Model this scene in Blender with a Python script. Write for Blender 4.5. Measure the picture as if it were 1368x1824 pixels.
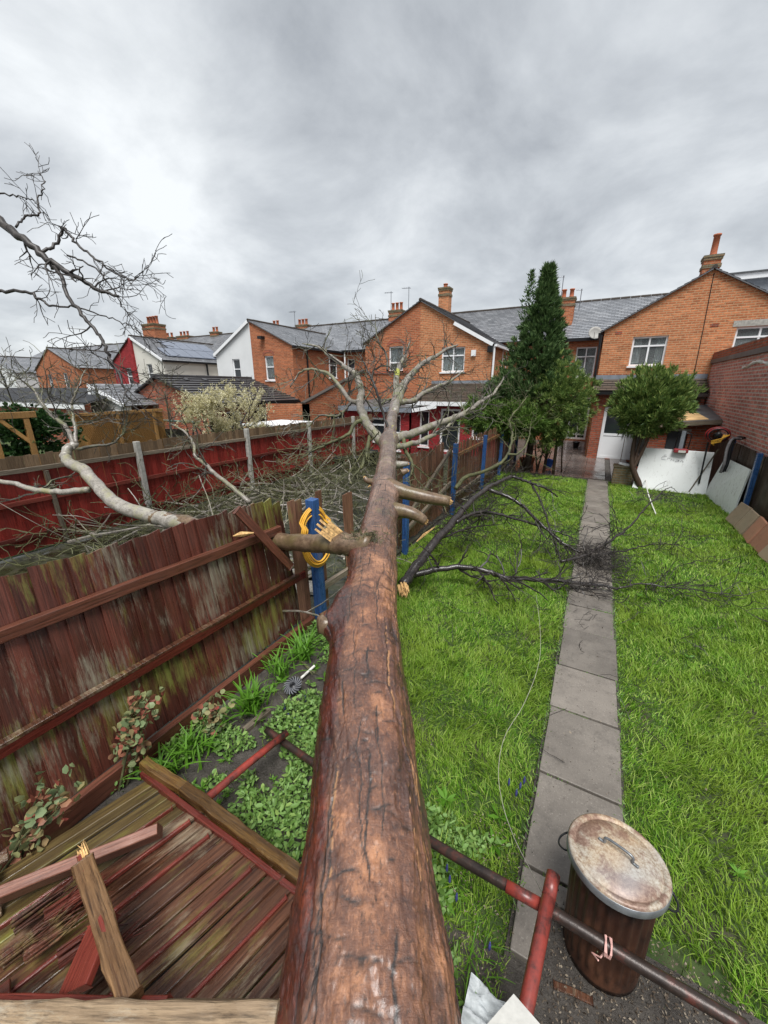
import bpy, bmesh, math, random
import numpy as np
from mathutils import Vector, Matrix, noise as mnoise
random.seed(11); rng = np.random.default_rng(11)
for o in list(bpy.data.objects): bpy.data.objects.remove(o)
S = bpy.context.scene
C = S.collection
R = math.radians
# ------------------------------------------------------------------ camera, sky, sun, exposure
CAMH, PITCH, YAW, FOC = 2.72, R(18.0), R(28.5), 685.0      # focal length in pixels of a 1368 x 1824 frame
cam = bpy.data.cameras.new('camera'); camo = bpy.data.objects.new('camera', cam); C.objects.link(camo)
cam.sensor_fit = 'VERTICAL'; cam.sensor_height = 36; cam.lens = 36 * FOC / 1824
cam.clip_start = .05; cam.clip_end = 900
camo.location = (0, 0, CAMH); camo.rotation_euler = (R(90) - PITCH, 0, YAW)
S.camera = camo
S.render.resolution_x, S.render.resolution_y = 768, 1024
w = bpy.data.worlds.new('World'); S.world = w; w.use_nodes = True
nt = w.node_tree; nt.nodes.clear()
def wn(t, **k):
    n = nt.nodes.new(t)
    for a, b in k.items(): setattr(n, a, b)
    return n
SUN_EL, SUN_AZ = R(64), R(150)
sky = wn('ShaderNodeTexSky', sky_type='NISHITA', sun_disc=False, sun_elevation=SUN_EL, sun_rotation=SUN_AZ)
tc = wn('ShaderNodeTexCoord'); sx = wn('ShaderNodeSeparateXYZ'); nt.links.new(tc.outputs['Generated'], sx.inputs[0])
zz = wn('ShaderNodeMath', operation='ADD'); nt.links.new(sx.outputs[2], zz.inputs[0]); zz.inputs[1].default_value = .38
zm = wn('ShaderNodeMath', operation='MAXIMUM'); nt.links.new(zz.outputs[0], zm.inputs[0]); zm.inputs[1].default_value = .06
dx = wn('ShaderNodeMath', operation='DIVIDE'); nt.links.new(sx.outputs[0], dx.inputs[0]); nt.links.new(zm.outputs[0], dx.inputs[1])
dy = wn('ShaderNodeMath', operation='DIVIDE'); nt.links.new(sx.outputs[1], dy.inputs[0]); nt.links.new(zm.outputs[0], dy.inputs[1])
cx = wn('ShaderNodeCombineXYZ'); nt.links.new(dx.outputs[0], cx.inputs[0]); nt.links.new(dy.outputs[0], cx.inputs[1])
n1 = wn('ShaderNodeTexNoise'); n1.inputs['Scale'].default_value = 2.1; n1.inputs['Detail'].default_value = 9; n1.inputs['Roughness'].default_value = .58; n1.inputs['Distortion'].default_value = .25
n2 = wn('ShaderNodeTexNoise'); n2.inputs['Scale'].default_value = .8; n2.inputs['Detail'].default_value = 4
nt.links.new(cx.outputs[0], n1.inputs['Vector']); nt.links.new(cx.outputs[0], n2.inputs['Vector'])
av = wn('ShaderNodeMath', operation='MULTIPLY_ADD'); nt.links.new(n2.outputs[0], av.inputs[0]); av.inputs[1].default_value = .74
hf = wn('ShaderNodeMath', operation='MULTIPLY'); nt.links.new(n1.outputs[0], hf.inputs[0]); hf.inputs[1].default_value = .62
nt.links.new(hf.outputs[0], av.inputs[2])
cr = wn('ShaderNodeValToRGB'); nt.links.new(av.outputs[0], cr.inputs[0])
cr.color_ramp.elements[0].position = .52; cr.color_ramp.elements[0].color = (.28, .30, .325, 1)
cr.color_ramp.elements[1].position = .85; cr.color_ramp.elements[1].color = (.76, .785, .80, 1)
e = cr.color_ramp.elements.new(.68); e.color = (.49, .515, .54, 1)
b1 = wn('ShaderNodeBackground'); nt.links.new(sky.outputs[0], b1.inputs[0]); b1.inputs[1].default_value = .05
b2 = wn('ShaderNodeBackground'); nt.links.new(cr.outputs[0], b2.inputs[0]); b2.inputs[1].default_value = .41
mx = wn('ShaderNodeMixShader'); mx.inputs[0].default_value = .93
nt.links.new(b1.outputs[0], mx.inputs[1]); nt.links.new(b2.outputs[0], mx.inputs[2])
wo = wn('ShaderNodeOutputWorld'); nt.links.new(mx.outputs[0], wo.inputs[0])
sl = bpy.data.lights.new('sun', 'SUN'); sl.energy = 1.5; sl.angle = R(28); sl.color = (1, .985, .96)
so = bpy.data.objects.new('sun', sl); C.objects.link(so); so.rotation_euler = (R(90) - SUN_EL, 0, R(30) )
S.view_settings.view_transform = 'Standard'; S.view_settings.look = 'None'; S.view_settings.gamma = 1
S.view_settings.exposure = 1.68; S.view_settings.use_curve_mapping = False

# ------------------------------------------------------------------ measuring helpers (photo pixel -> metres on a known plane)
_c, _s, _cp, _sp = math.cos(YAW), math.sin(YAW), math.cos(PITCH), math.sin(PITCH)
def ray(u, v):
    a = (u - 684) / FOC; b = (v - 912) / FOC
    f = _cp - b * _sp; d = _sp + b * _cp
    return Vector((a * _c - f * _s, a * _s + f * _c, -d))
def P3(u, v, t): return Vector((0, 0, CAMH)) + ray(u, v) * t
def atz(u, v, z=0): r = ray(u, v); return P3(u, v, (z - CAMH) / r.z)
def aty(u, v, y): r = ray(u, v); return P3(u, v, y / r.y)
def atx(u, v, x): r = ray(u, v); return P3(u, v, x / r.x)

# ------------------------------------------------------------------ materials
def new_mat(name):
    m = bpy.data.materials.new(name); m.use_nodes = True
    t = m.node_tree; b = t.nodes['Principled BSDF']
    return m, t, b
class G:
    def __init__(s, t): s.t = t
    def n(s, ty, **k):
        x = s.t.nodes.new(ty)
        for a, b in k.items(): setattr(x, a, b)
        return x
    def set(s, sock, v):
        if hasattr(v, 'is_output') or isinstance(v, bpy.types.NodeSocket): s.t.links.new(v, sock)
        else:
            if isinstance(v, (tuple, list)) and len(v) == 3 and sock.type == 'RGBA': v = (*v, 1)
            sock.default_value = v
    def coord(s, kind='Object'):
        if kind == 'World': return s.n('ShaderNodeNewGeometry').outputs['Position']
        return s.n('ShaderNodeTexCoord').outputs[kind]
    def map(s, v, sc=(1, 1, 1), rot=(0, 0, 0)):
        m = s.n('ShaderNodeMapping'); s.set(m.inputs[0], v); m.inputs['Scale'].default_value = sc; m.inputs['Rotation'].default_value = rot
        return m.outputs[0]
    def noise(s, v, sc=5, det=4, ro=.55, dis=0):
        x = s.n('ShaderNodeTexNoise'); s.set(x.inputs['Vector'], v)
        x.inputs['Scale'].default_value = sc; x.inputs['Detail'].default_value = det; x.inputs['Roughness'].default_value = ro; x.inputs['Distortion'].default_value = dis
        return x.outputs[0]
    def ramp(s, f, stops):
        x = s.n('ShaderNodeValToRGB'); s.set(x.inputs[0], f); e = x.color_ramp.elements
        while len(e) < len(stops): e.new(.5)
        for i, (p, c) in enumerate(stops):
            e[i].position = p; e[i].color = (*c, 1) if isinstance(c, (tuple, list)) else (c, c, c, 1)
        return x.outputs[0]
    def mix(s, f, a, b, mode='MIX'):
        x = s.n('ShaderNodeMix', data_type='RGBA', blend_type=mode); s.set(x.inputs[0], f); s.set(x.inputs[6], a); s.set(x.inputs[7], b)
        return x.outputs[2]
    def math(s, op, a, b=0):
        x = s.n('ShaderNodeMath', operation=op); s.set(x.inputs[0], a); s.set(x.inputs[1], b); return x.outputs[0]
    def bump(s, h, st=.3, d=.01):
        x = s.n('ShaderNodeBump'); s.set(x.inputs['Height'], h); x.inputs['Strength'].default_value = st; x.inputs['Distance'].default_value = d
        return x.outputs[0]
    def rnd(s): return s.n('ShaderNodeObjectInfo').outputs['Random']
    def island(s): return s.n('ShaderNodeNewGeometry').outputs['Random Per Island']
M = {}
def simple(name, c, rough=.6, var=.12, sc=8, metal=0, bump=.0, spec=.3):
    m, t, b = new_mat(name); g = G(t)
    p = g.coord('World'); n = g.noise(p, sc, 5)
    col = g.ramp(n, [(.3, tuple(x * (1 - var) for x in c)), (.7, tuple(min(1, x * (1 + var)) for x in c))])
    g.set(b.inputs['Base Color'], col); b.inputs['Roughness'].default_value = rough; b.inputs['Metallic'].default_value = metal
    b.inputs['Specular IOR Level'].default_value = spec
    if bump: g.set(b.inputs['Normal'], g.bump(g.noise(p, sc * 4, 5), bump, .01))
    M[name] = m; return m
def wood(name, c1, c2, algae=None, alg_amt=.5, pale=None, rough=.5, grain=26, axis='Z', wet=0, var=.35, alg_sc=3.0):
    """painted or bare timber: grain along the board's long axis, per-board tone, green algae and pale bloom in streaks"""
    m, t, b = new_mat(name); g = G(t)
    o = g.coord('Object'); wld = g.coord('World')
    sc = {'Z': (grain, grain, 1.3), 'Y': (grain, 1.3, grain), 'X': (1.3, grain, grain)}[axis]
    off = g.n('ShaderNodeVectorMath', operation='ADD'); g.set(off.inputs[0], o)
    rv = g.n('ShaderNodeCombineXYZ'); r = g.rnd()
    for i in range(3): g.set(rv.inputs[i], g.math('MULTIPLY', r, 13.7 + i * 5))
    g.set(off.inputs[1], rv.outputs[0])
    gr = g.noise(g.map(off.outputs[0], sc), 1.6, 6, .65, .6)
    fg = g.noise(g.map(off.outputs[0], tuple(q * (3.2 if q > 5 else 2.2) for q in sc)), 1.6, 5, .7, .3)
    col = g.mix(g.ramp(gr, [(.3, 0), (.72, 1)]), c1, c2)
    col = g.mix(g.ramp(fg, [(.34, .75), (.52, 0)]), col, tuple(q * .28 for q in c1))
    col = g.mix(g.ramp(fg, [(.60, 0), (.76, .4)]), col, tuple(min(1, q * 1.7) for q in c2))
    tone = g.math('MULTIPLY_ADD', r, var * 2); t.nodes[-1].inputs[2].default_value = 1 - var
    hv = g.n('ShaderNodeHueSaturation'); g.set(hv.inputs['Color'], col); g.set(hv.inputs['Value'], tone); col = hv.outputs[0]
    st = {'Z': (14, 14, 2.6), 'Y': (14, 2.6, 14), 'X': (2.6, 14, 14)}[axis]
    blot = g.noise(wld, alg_sc * .45, 3, .6)
    if algae:
        a = g.noise(g.map(off.outputs[0], st), .9, 9, .78)
        a = g.math('ADD', g.math('MULTIPLY', a, .55), g.math('MULTIPLY', blot, .55))
        f = g.ramp(a, [(.74 - .36 * alg_amt, 0), (.88 - .3 * alg_amt, .85)])
        col = g.mix(f, col, algae)
    if pale:
        a = g.noise(g.map(off.outputs[0], tuple(q * 1.7 for q in st)), 1.2, 9, .8)
        b2_ = g.noise(wld, 1.7, 2)
        a = g.math('ADD', g.math('MULTIPLY', a, .6), g.math('MULTIPLY', b2_, .5))
        col = g.mix(g.ramp(a, [(.57, 0), (.72, .8)]), col, pale)
    g.set(b.inputs['Base Color'], col)
    rr = g.ramp(g.noise(wld, 6, 4), [(.35, max(.08, rough - .18 - wet)), (.65, rough)])
    g.set(b.inputs['Roughness'], rr); b.inputs['Specular IOR Level'].default_value = .38
    g.set(b.inputs['Normal'], g.bump(g.math('ADD', gr, fg), .5, .006))
    M[name] = m; return m
def brick(name, c1, c2, mortar, dark=None, sc=1.0, rough=.85, msize=.015, mix_bias=0):
    m, t, b = new_mat(name); g = G(t)
    p = g.coord('World'); sp = g.n('ShaderNodeSeparateXYZ'); g.set(sp.inputs[0], p)
    u = g.math('ADD', sp.outputs[0], sp.outputs[1]); cb = g.n('ShaderNodeCombineXYZ'); g.set(cb.inputs[0], u); g.set(cb.inputs[1], sp.outputs[2])
    bt = g.n('ShaderNodeTexBrick'); g.set(bt.inputs['Vector'], cb.outputs[0])
    bt.inputs['Scale'].default_value = 1; bt.inputs['Brick Width'].default_value = .225 * sc; bt.inputs['Row Height'].default_value = .075 * sc
    bt.inputs['Mortar Size'].default_value = msize; bt.inputs['Mortar Smooth'].default_value = .3; bt.inputs['Bias'].default_value = mix_bias
    g.set(bt.inputs['Color1'], c1); g.set(bt.inputs['Color2'], c2); g.set(bt.inputs['Mortar'], mortar)
    big = g.noise(p, .55, 5, .6)
    col = g.mix(g.ramp(big, [(.3, 0), (.75, .55)]), bt.outputs[0], dark or tuple(x * .5 for x in c1))
    col = g.mix(g.ramp(g.noise(g.map(p, (1.6, 1.6, .7)), 1.3, 7, .72), [(.50, 0), (.72, .5)]), col, tuple(q * .45 for q in c2))
    pv = g.n('ShaderNodeTexVoronoi', feature='F1'); g.set(pv.inputs['Vector'], g.map(cb.outputs[0], (4.44 / sc, 13.3 / sc, 1))); pv.inputs['Scale'].default_value = 1; pv.inputs['Randomness'].default_value = .5
    sv = g.n('ShaderNodeSeparateColor'); g.set(sv.inputs[0], pv.outputs['Color'])
    col = g.mix(g.ramp(sv.outputs[0], [(.66, 0), (.86, .5)]), col, tuple(q * .5 for q in c2)); col = g.mix(g.ramp(sv.outputs[1], [(.7, 0), (.88, .4)]), col, tuple(min(1, q * 1.45) for q in c1))
    col = g.mix(g.ramp(bt.outputs['Fac'], [(.5, 0), (.9, .8)]), col, mortar)
    fine = g.noise(p, 11, 3)
    col = g.mix(.35, col, g.ramp(fine, [(.3, .35), (.7, .85)]), 'OVERLAY')
    g.set(b.inputs['Base Color'], col); b.inputs['Roughness'].default_value = rough; b.inputs['Specular IOR Level'].default_value = .15
    h = g.math('SUBTRACT', 1.0, bt.outputs['Fac'])
    g.set(b.inputs['Normal'], g.bump(h, .6, .012))
    M[name] = m; return m
brick('brick_orange', (.42, .135, .058), (.33, .092, .042), (.34, .19, .115), (.30, .085, .04))
brick('brick_pale', (.47, .185, .085), (.40, .14, .062), (.42, .26, .15), (.46, .15, .06))
brick('brick_deep', (.36, .085, .04), (.27, .065, .034), (.20, .13, .10), (.22, .06, .035))
brick('brick_extension', (.54, .21, .165), (.46, .165, .13), (.44, .37, .33), (.27, .09, .075), sc=1.15, msize=.016)
brick('brick_red_paint', (.33, .036, .04), (.28, .03, .034), (.24, .03, .032), (.19, .02, .022), rough=.55)
brick('brick_mossy', (.22, .14, .08), (.15, .11, .06), (.16, .15, .11), (.09, .10, .05))
simple('render_white', (.66, .67, .67), .8, .05, 1.2)
simple('render_cream', (.62, .60, .54), .8, .06, 1.2)
simple('upvc', (.78, .79, .80), .35, .03, 2)
simple('gutter_black', (.012, .012, .013), .4, .2, 6)
simple('felt', (.09, .095, .10), .5, .35, 3)
simple('lead', (.20, .22, .25), .5, .2, 5)
simple('pot_clay', (.38, .12, .06), .8, .2, 9)
simple('curtain_net', (.38, .40, .40), .9, .2, 14)
simple('interior_dark', (.035, .035, .038), .9, .4, 3)
simple('aerial_metal', (.22, .23, .25), .4, .1, 9, metal=.6)
simple('concrete', (.34, .33, .30), .8, .28, 14, bump=.3)
simple('plastic_black', (.014, .015, .017), .35, .3, 5)
simple('plastic_grey', (.17, .175, .19), .4, .3, 12)
simple('hose_yellow', (.62, .33, .04), .45, .25, 9)
simple('hose_red', (.28, .02, .02), .4, .2, 9)
simple('cord', (.34, .32, .27), .8, .2, 30)
simple('cord_pink', (.62, .36, .32), .8, .2, 30)
simple('split_wood', (.58, .36, .15), .7, .5, 38, bump=.6)
simple('plywood', (.55, .36, .17), .7, .3, 4)
simple('rock', (.20, .19, .17), .75, .4, 22, bump=.4)
simple('grey_door', (.05, .055, .06), .45, .2, 4)
simple('terracotta', (.40, .13, .06), .8, .2, 9)
simple('solar_glass', (.17, .19, .235), .25, .1, 3, metal=.1)
simple('tile_white', (.62, .61, .57), .5, .1, 40)
simple('polythene', (.5, .53, .54), .3, .25, 16, bump=.5)
simple('swing_green', (.20, .30, .27), .5, .2, 4)
simple('cloth_grey', (.16, .15, .155), .9, .5, 13, bump=.5)
simple('satellite_grey', (.30, .29, .27), .6, .2, 5)
simple('lichen_yellow', (.30, .31, .07), .8, .5, 22, bump=.4)
simple('muscari', (.06, .06, .22), .6, .3, 40)
simple('red_plastic', (.24, .035, .04), .4, .3, 6)
simple('blue_plastic', (.02, .06, .25), .4, .3, 6)
# white weathered boards
m, t, b = new_mat('white_board'); g = G(t); p = g.coord('World')
n = g.noise(g.map(p, (5, 5, 2.2)), 2.2, 7, .72, 1.3)
col = g.mix(g.ramp(n, [(.56, 0), (.74, .65)]), (.76, .78, .77), (.24, .21, .17))
col = g.mix(g.ramp(g.noise(p, 1.1, 4), [(.45, 0), (.75, .3)]), col, (.52, .55, .52))
g.set(b.inputs['Base Color'], col); b.inputs['Roughness'].default_value = .5; M['white_board'] = m
m, t, b = new_mat('white_board_dirty'); g = G(t); p = g.coord('World')
n = g.noise(g.map(p, (9, 7, 3.0)), 2.2, 7, .72, 1.3)
col = g.mix(g.ramp(n, [(.52, 0), (.70, .75)]), (.76, .78, .77), (.24, .21, .17))
col = g.mix(g.ramp(g.noise(p, 1.1, 4), [(.45, 0), (.75, .3)]), col, (.52, .55, .52))
g.set(b.inputs['Base Color'], col); b.inputs['Roughness'].default_value = .5; M['white_board_dirty'] = m
# slates and tiles: courses are geometry, this adds joints and tone
def slate(name, c1, c2, rough=.32, wid=.28):
    m, t, b = new_mat(name); g = G(t); uv = g.n('ShaderNodeUVMap').outputs[0]
    bt = g.n('ShaderNodeTexBrick'); g.set(bt.inputs['Vector'], uv)
    bt.inputs['Scale'].default_value = 1; bt.inputs['Brick Width'].default_value = wid; bt.inputs['Row Height'].default_value = .2
    bt.inputs['Mortar Size'].default_value = .012; bt.inputs['Mortar Smooth'].default_value = .1
    g.set(bt.inputs['Color1'], c1); g.set(bt.inputs['Color2'], c2); g.set(bt.inputs['Mortar'], tuple(x * .35 for x in c1))
    p = g.coord('World')
    col = g.mix(g.ramp(g.noise(p, .8, 5), [(.35, 0), (.75, .6)]), bt.outputs[0], tuple(x * .55 for x in c2))
    g.set(b.inputs['Base Color'], col)
    g.set(b.inputs['Roughness'], g.ramp(g.noise(p, 2.5, 4), [(.3, rough - .1), (.7, rough + .2)]))
    g.set(b.inputs['Normal'], g.bump(bt.outputs['Fac'], .5, -.01)); M[name] = m
slate('slate', (.33, .34, .36), (.21, .22, .24), .3)
slate('slate_old', (.28, .285, .30), (.15, .155, .168), wid=.24)
slate('tile_dark', (.085, .08, .082), (.06, .057, .06), .4, .33)
slate('tile_brown', (.10, .07, .05), (.06, .05, .038), .55, .3)
# glass
m, t, b = new_mat('glass_dark'); b.inputs['Base Color'].default_value = (.022, .027, .032, 1); b.inputs['Roughness'].default_value = .06; b.inputs['Specular IOR Level'].default_value = .8; M['glass_dark'] = m
m, t, b = new_mat('glass_clear'); g = G(t)
b.inputs['Base Color'].default_value = (.75, .8, .8, 1); b.inputs['Roughness'].default_value = .04; b.inputs['Transmission Weight'].default_value = .92; b.inputs['IOR'].default_value = 1.25; M['glass_clear'] = m
# soil
m, t, b = new_mat('soil'); g = G(t); p = g.coord('World')
n = g.noise(p, 7, 9, .72); n2_ = g.noise(p, 60, 6, .7)
col = g.mix(g.ramp(n, [(.32, 0), (.72, 1)]), (.034, .029, .025), (.12, .105, .09))
col = g.mix(g.ramp(n2_, [(.62, 0), (.72, .6)]), col, (.25, .215, .175))
g.set(b.inputs['Base Color'], col); g.set(b.inputs['Roughness'], g.ramp(n, [(.3, .38), (.7, .9)]))
g.set(b.inputs['Normal'], g.bump(g.math('ADD', n2_, g.math('MULTIPLY', n, 1.5)), .9, .03)); M['soil'] = m
m, t, b = new_mat('turf_soil'); g = G(t); p = g.coord('World')
col = g.ramp(g.noise(p, 3, 7, .7), [(.3, (.018, .034, .006)), (.55, (.04, .075, .012)), (.75, (.07, .10, .02))])
col = g.mix(g.ramp(g.noise(p, 1.6, 5), [(.5, 0), (.62, .85)]), col, (.055, .045, .032))
g.set(b.inputs['Base Color'], col); b.inputs['Roughness'].default_value = .9; M['turf_soil'] = m
m, t, b = new_mat('yard_paving'); g = G(t); p = g.coord('World')
v = g.n('ShaderNodeTexVoronoi', feature='DISTANCE_TO_EDGE'); g.set(v.inputs['Vector'], p); v.inputs['Scale'].default_value = 2.2
col = g.ramp(g.noise(p, 4, 7, .7), [(.3, (.014, .014, .009)), (.5, (.035, .04, .018)), (.7, (.085, .075, .06))])
col = g.mix(g.ramp(v.outputs[0], [(.01, 1), (.04, 0)]), col, (.02, .022, .015))
g.set(b.inputs['Base Color'], col); g.set(b.inputs['Roughness'], g.ramp(g.noise(p, 2, 3), [(.4, .18), (.6, .6)]))
g.set(b.inputs['Normal'], g.bump(v.outputs[0], .6, .05)); M['yard_paving'] = m
# concrete path slabs (damp)
def slabmat(name, c1, c2, r0, r1, sc=2.0):
    m, t, b = new_mat(name); g = G(t); p = g.coord('World'); r = g.rnd()
    n = g.noise(p, sc, 6, .6); sp_ = g.noise(p, 95, 3, .6)
    col = g.mix(g.ramp(n, [(.3, 0), (.7, 1)]), c1, c2)
    col = g.mix(g.ramp(g.noise(p, sc * 3.3, 7, .75), [(.50, 0), (.70, .6)]), col, tuple(q * .55 for q in c1))
    col = g.mix(g.ramp(sp_, [(.60, 0), (.72, .5)]), col, (.34, .31, .27))
    col = g.mix(g.ramp(sp_, [(.28, .5), (.40, 0)]), col, (.02, .02, .018))
    hv = g.n('ShaderNodeHueSaturation'); g.set(hv.inputs['Color'], col); v_ = g.math('MULTIPLY_ADD', r, .35); t.nodes[-1].inputs[2].default_value = .82; g.set(hv.inputs['Value'], v_)
    g.set(b.inputs['Base Color'], hv.outputs[0]); g.set(b.inputs['Roughness'], g.ramp(g.noise(p, 1.7, 4, .6), [(.4, r0), (.62, r1)]))
    g.set(b.inputs['Normal'], g.bump(sp_, .18, .006)); M[name] = m
slabmat('path_concrete', (.10, .087, .074), (.195, .172, .147), .4, .75)
slabmat('patio_slab', (.085, .065, .058), (.15, .12, .105), .04, .32, 1.2)
slabmat('slab_buff', (.30, .22, .14), (.24, .19, .13), .5, .8); slabmat('slab_pink', (.38, .17, .10), (.33, .16, .10), .5, .8)
# timbers
wood('wood_panel', (.055, .020, .014), (.14, .042, .028), (.28, .32, .07), .45, (.28, .27, .20), .5, wet=.1)
wood('wood_panel_rail', (.055, .022, .013), (.13, .045, .028), (.20, .17, .06), .35, None, .5, axis='X', wet=.1)
wood('wood_red', (.19, .024, .019), (.34, .045, .034), (.10, .09, .03), .10, None, .5, wet=.05, var=.25)
wood('wood_red_rail', (.10, .022, .015), (.17, .035, .025), (.12, .10, .05), .2, None, .55, axis='X')
wood('wood_top', (.14, .09, .05), (.22, .15, .09), (.12, .12, .05), .25, None, .65)
wood('wood_mid', (.12, .056, .035), (.25, .13, .08), (.25, .25, .07), .34, None, .55, wet=.1)
wood('wood_fence_right', (.028, .018, .013), (.075, .045, .030), (.08, .08, .05), .2, None, .6)
wood('wood_fallen', (.034, .014, .009), (.13, .056, .030), (.22, .20, .045), .36, (.30, .25, .17), .42, axis='Y', wet=.15, var=.3)
wood('wood_fallen_moss', (.05, .03, .014), (.14, .10, .035), (.26, .26, .05), .5, None, .5, axis='Y', wet=.1, var=.2)
wood('wood_fallen_red', (.075, .018, .012), (.16, .04, .026), (.05, .025, .015), .5, None, .38, axis='Y', wet=.15, var=.3)
wood('timber_red', (.12, .020, .014), (.20, .042, .028), None, 0, None, .4, axis='X', wet=.12)
wood('timber_bare', (.085, .038, .016), (.29, .165, .075), (.05, .03, .016), .45, None, .45, axis='X', wet=.15)
wood('timber_pale', (.13, .085, .05), (.36, .26, .16), (.07, .05, .03), .42, (.40, .36, .28), .6, axis='X', wet=.05)
wood('timber_gold', (.05, .024, .009), (.17, .09, .024), (.20, .17, .03), .42, None, .45, axis='X', wet=.15)
wood('timber_pink', (.19, .075, .05), (.30, .14, .095), None, 0, None, .55, axis='X')
wood('timber_grey', (.13, .10, .07), (.25, .21, .16), (.14, .15, .08), .3, None, .6, axis='X')
wood('blue_paint', (.018, .055, .17), (.045, .125, .31), (.05, .055, .06), .34, None, .45, grain=18, wet=.1, var=.12)
wood('pergola_wood', (.36, .19, .06), (.52, .30, .11), None, 0, None, .6)
wood('stem_brown', (.06, .035, .022), (.12, .075, .05), (.09, .10, .05), .25, None, .7, grain=30)
# metal
m, t, b = new_mat('pipe_rust'); g = G(t); p = g.coord('World')
col = g.ramp(g.noise(p, 9, 6, .7), [(.3, (.016, .012, .011)), (.52, (.04, .027, .022)), (.7, (.13, .035, .025))])
g.set(b.inputs['Base Color'], col); b.inputs['Roughness'].default_value = .38; b.inputs['Metallic'].default_value = .25
g.set(b.inputs['Normal'], g.bump(g.noise(p, 60, 4), .3, .004)); M['pipe_rust'] = m
m, t, b = new_mat('pipe_red'); g = G(t); p = g.coord('World')
col = g.ramp(g.noise(p, 11, 6, .7), [(.34, (.025, .02, .018)), (.46, (.17, .035, .028)), (.72, (.34, .05, .035))])
g.set(b.inputs['Base Color'], col); b.inputs['Roughness'].default_value = .36; M['pipe_red'] = m
m, t, b = new_mat('bin_body'); g = G(t); p = g.coord('World')
n = g.noise(g.map(p, (6, 6, 2.2)), 1.6, 7, .65)
col = g.ramp(n, [(.3, (.012, .008, .007)), (.5, (.06, .026, .016)), (.75, (.15, .065, .035))])
g.set(b.inputs['Base Color'], col); b.inputs['Roughness'].default_value = .42; b.inputs['Metallic'].default_value = .3
g.set(b.inputs['Normal'], g.bump(g.noise(p, 70, 4), .25, .003)); M['bin_body'] = m
m, t, b = new_mat('bin_lid'); g = G(t); p = g.coord('World')
n = g.noise(p, 7.5, 4, .6, .6); f = g.noise(p, 75, 7, .8)
col = g.ramp(f, [(.36, (.16, .105, .07)), (.48, (.34, .28, .21)), (.62, (.46, .43, .37))])
col = g.mix(g.ramp(g.noise(p, 4.3, 3), [(.44, 0), (.66, .8)]), col, g.ramp(f, [(.35, (.30, .17, .09)), (.6, (.50, .38, .24))]))
col = g.mix(g.ramp(n, [(.50, 0), (.60, .75)]), col, g.ramp(f, [(.45, (.13, .06, .045)), (.66, (.26, .14, .09))]))
col = g.mix(g.ramp(g.noise(p, 3.1, 2), [(.55, 0), (.75, .55)]), col, (.36, .385, .41))
g.set(b.inputs['Base Color'], col); b.inputs['Roughness'].default_value = .45; b.inputs['Metallic'].default_value = .12
g.set(b.inputs['Normal'], g.bump(f, .25, .002)); M['bin_lid'] = m
simple('galvanised', (.20, .21, .22), .38, .35, 16, metal=.6)
# bark (attributes: crack, peel, along)
m, t, b = new_mat('bark'); g = G(t); p = g.coord('Object')
def attr(nm): a = g.n('ShaderNodeAttribute', attribute_name=nm); return a.outputs['Fac']
al = attr('along'); cv = g.n('ShaderNodeCombineXYZ'); g.set(cv.inputs[0], attr('su')); g.set(cv.inputs[1], attr('tv')); st_ = cv.outputs[0]
big = g.noise(p, 3.4, 8, .72); fin = g.noise(g.map(st_, (30, 75, 1)), 1, 7, .72, .8); trn = g.noise(g.map(st_, (85, 14, 1)), 1, 6, .7, .6)
near = g.ramp(big, [(.32, (.030, .012, .008)), (.46, (.085, .034, .020)), (.56, (.18, .075, .038)), (.67, (.44, .20, .095))])
far = g.ramp(big, [(.3, (.07, .046, .035)), (.5, (.155, .11, .086)), (.7, (.31, .25, .21))])
col = g.mix(g.ramp(al, [(.22, 0), (.66, 1)]), near, far)
lg = g.noise(p, 95, 3, .7)
col = g.mix(g.ramp(fin, [(.54, 0), (.70, .7)]), col, (.40, .19, .10))
col = g.mix(g.ramp(fin, [(.30, .9), (.45, 0)]), col, (.030, .017, .012))
col = g.mix(g.ramp(trn, [(.27, .6), (.40, 0)]), col, (.05, .025, .018))
moss = g.math('MULTIPLY', g.ramp(g.noise(p, 5.2, 5, .7), [(.55, 0), (.72, .75)]), g.ramp(al, [(.3, 0), (.5, 1)]))
col = g.mix(moss, col, (.16, .16, .055))
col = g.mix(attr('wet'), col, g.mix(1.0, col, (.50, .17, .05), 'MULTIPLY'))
col = g.mix(attr('crack'), col, (.014, .009, .007)); col = g.mix(attr('peel'), col, (.46, .23, .09))
col = g.mix(attr('lichen'), col, (.50, .47, .03))
g.set(b.inputs['Base Color'], col)
g.set(b.inputs['Roughness'], g.ramp(g.noise(p, 9, 5, .6), [(.32, .3), (.66, .55)]))
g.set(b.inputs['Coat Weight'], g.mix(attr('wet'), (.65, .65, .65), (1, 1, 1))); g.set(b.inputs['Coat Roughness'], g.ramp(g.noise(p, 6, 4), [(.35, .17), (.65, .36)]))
nb_ = g.bump(g.math('ADD', g.math('MULTIPLY', fin, 1.0), g.math('ADD', g.math('MULTIPLY', lg, .5), g.math('MULTIPLY', trn, .6))), .8, .008)
g.set(b.inputs['Normal'], nb_); g.set(b.inputs['Coat Normal'], g.bump(fin, .25, .006)); b.inputs['Specular IOR Level'].default_value = .6
M['bark'] = m
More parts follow.
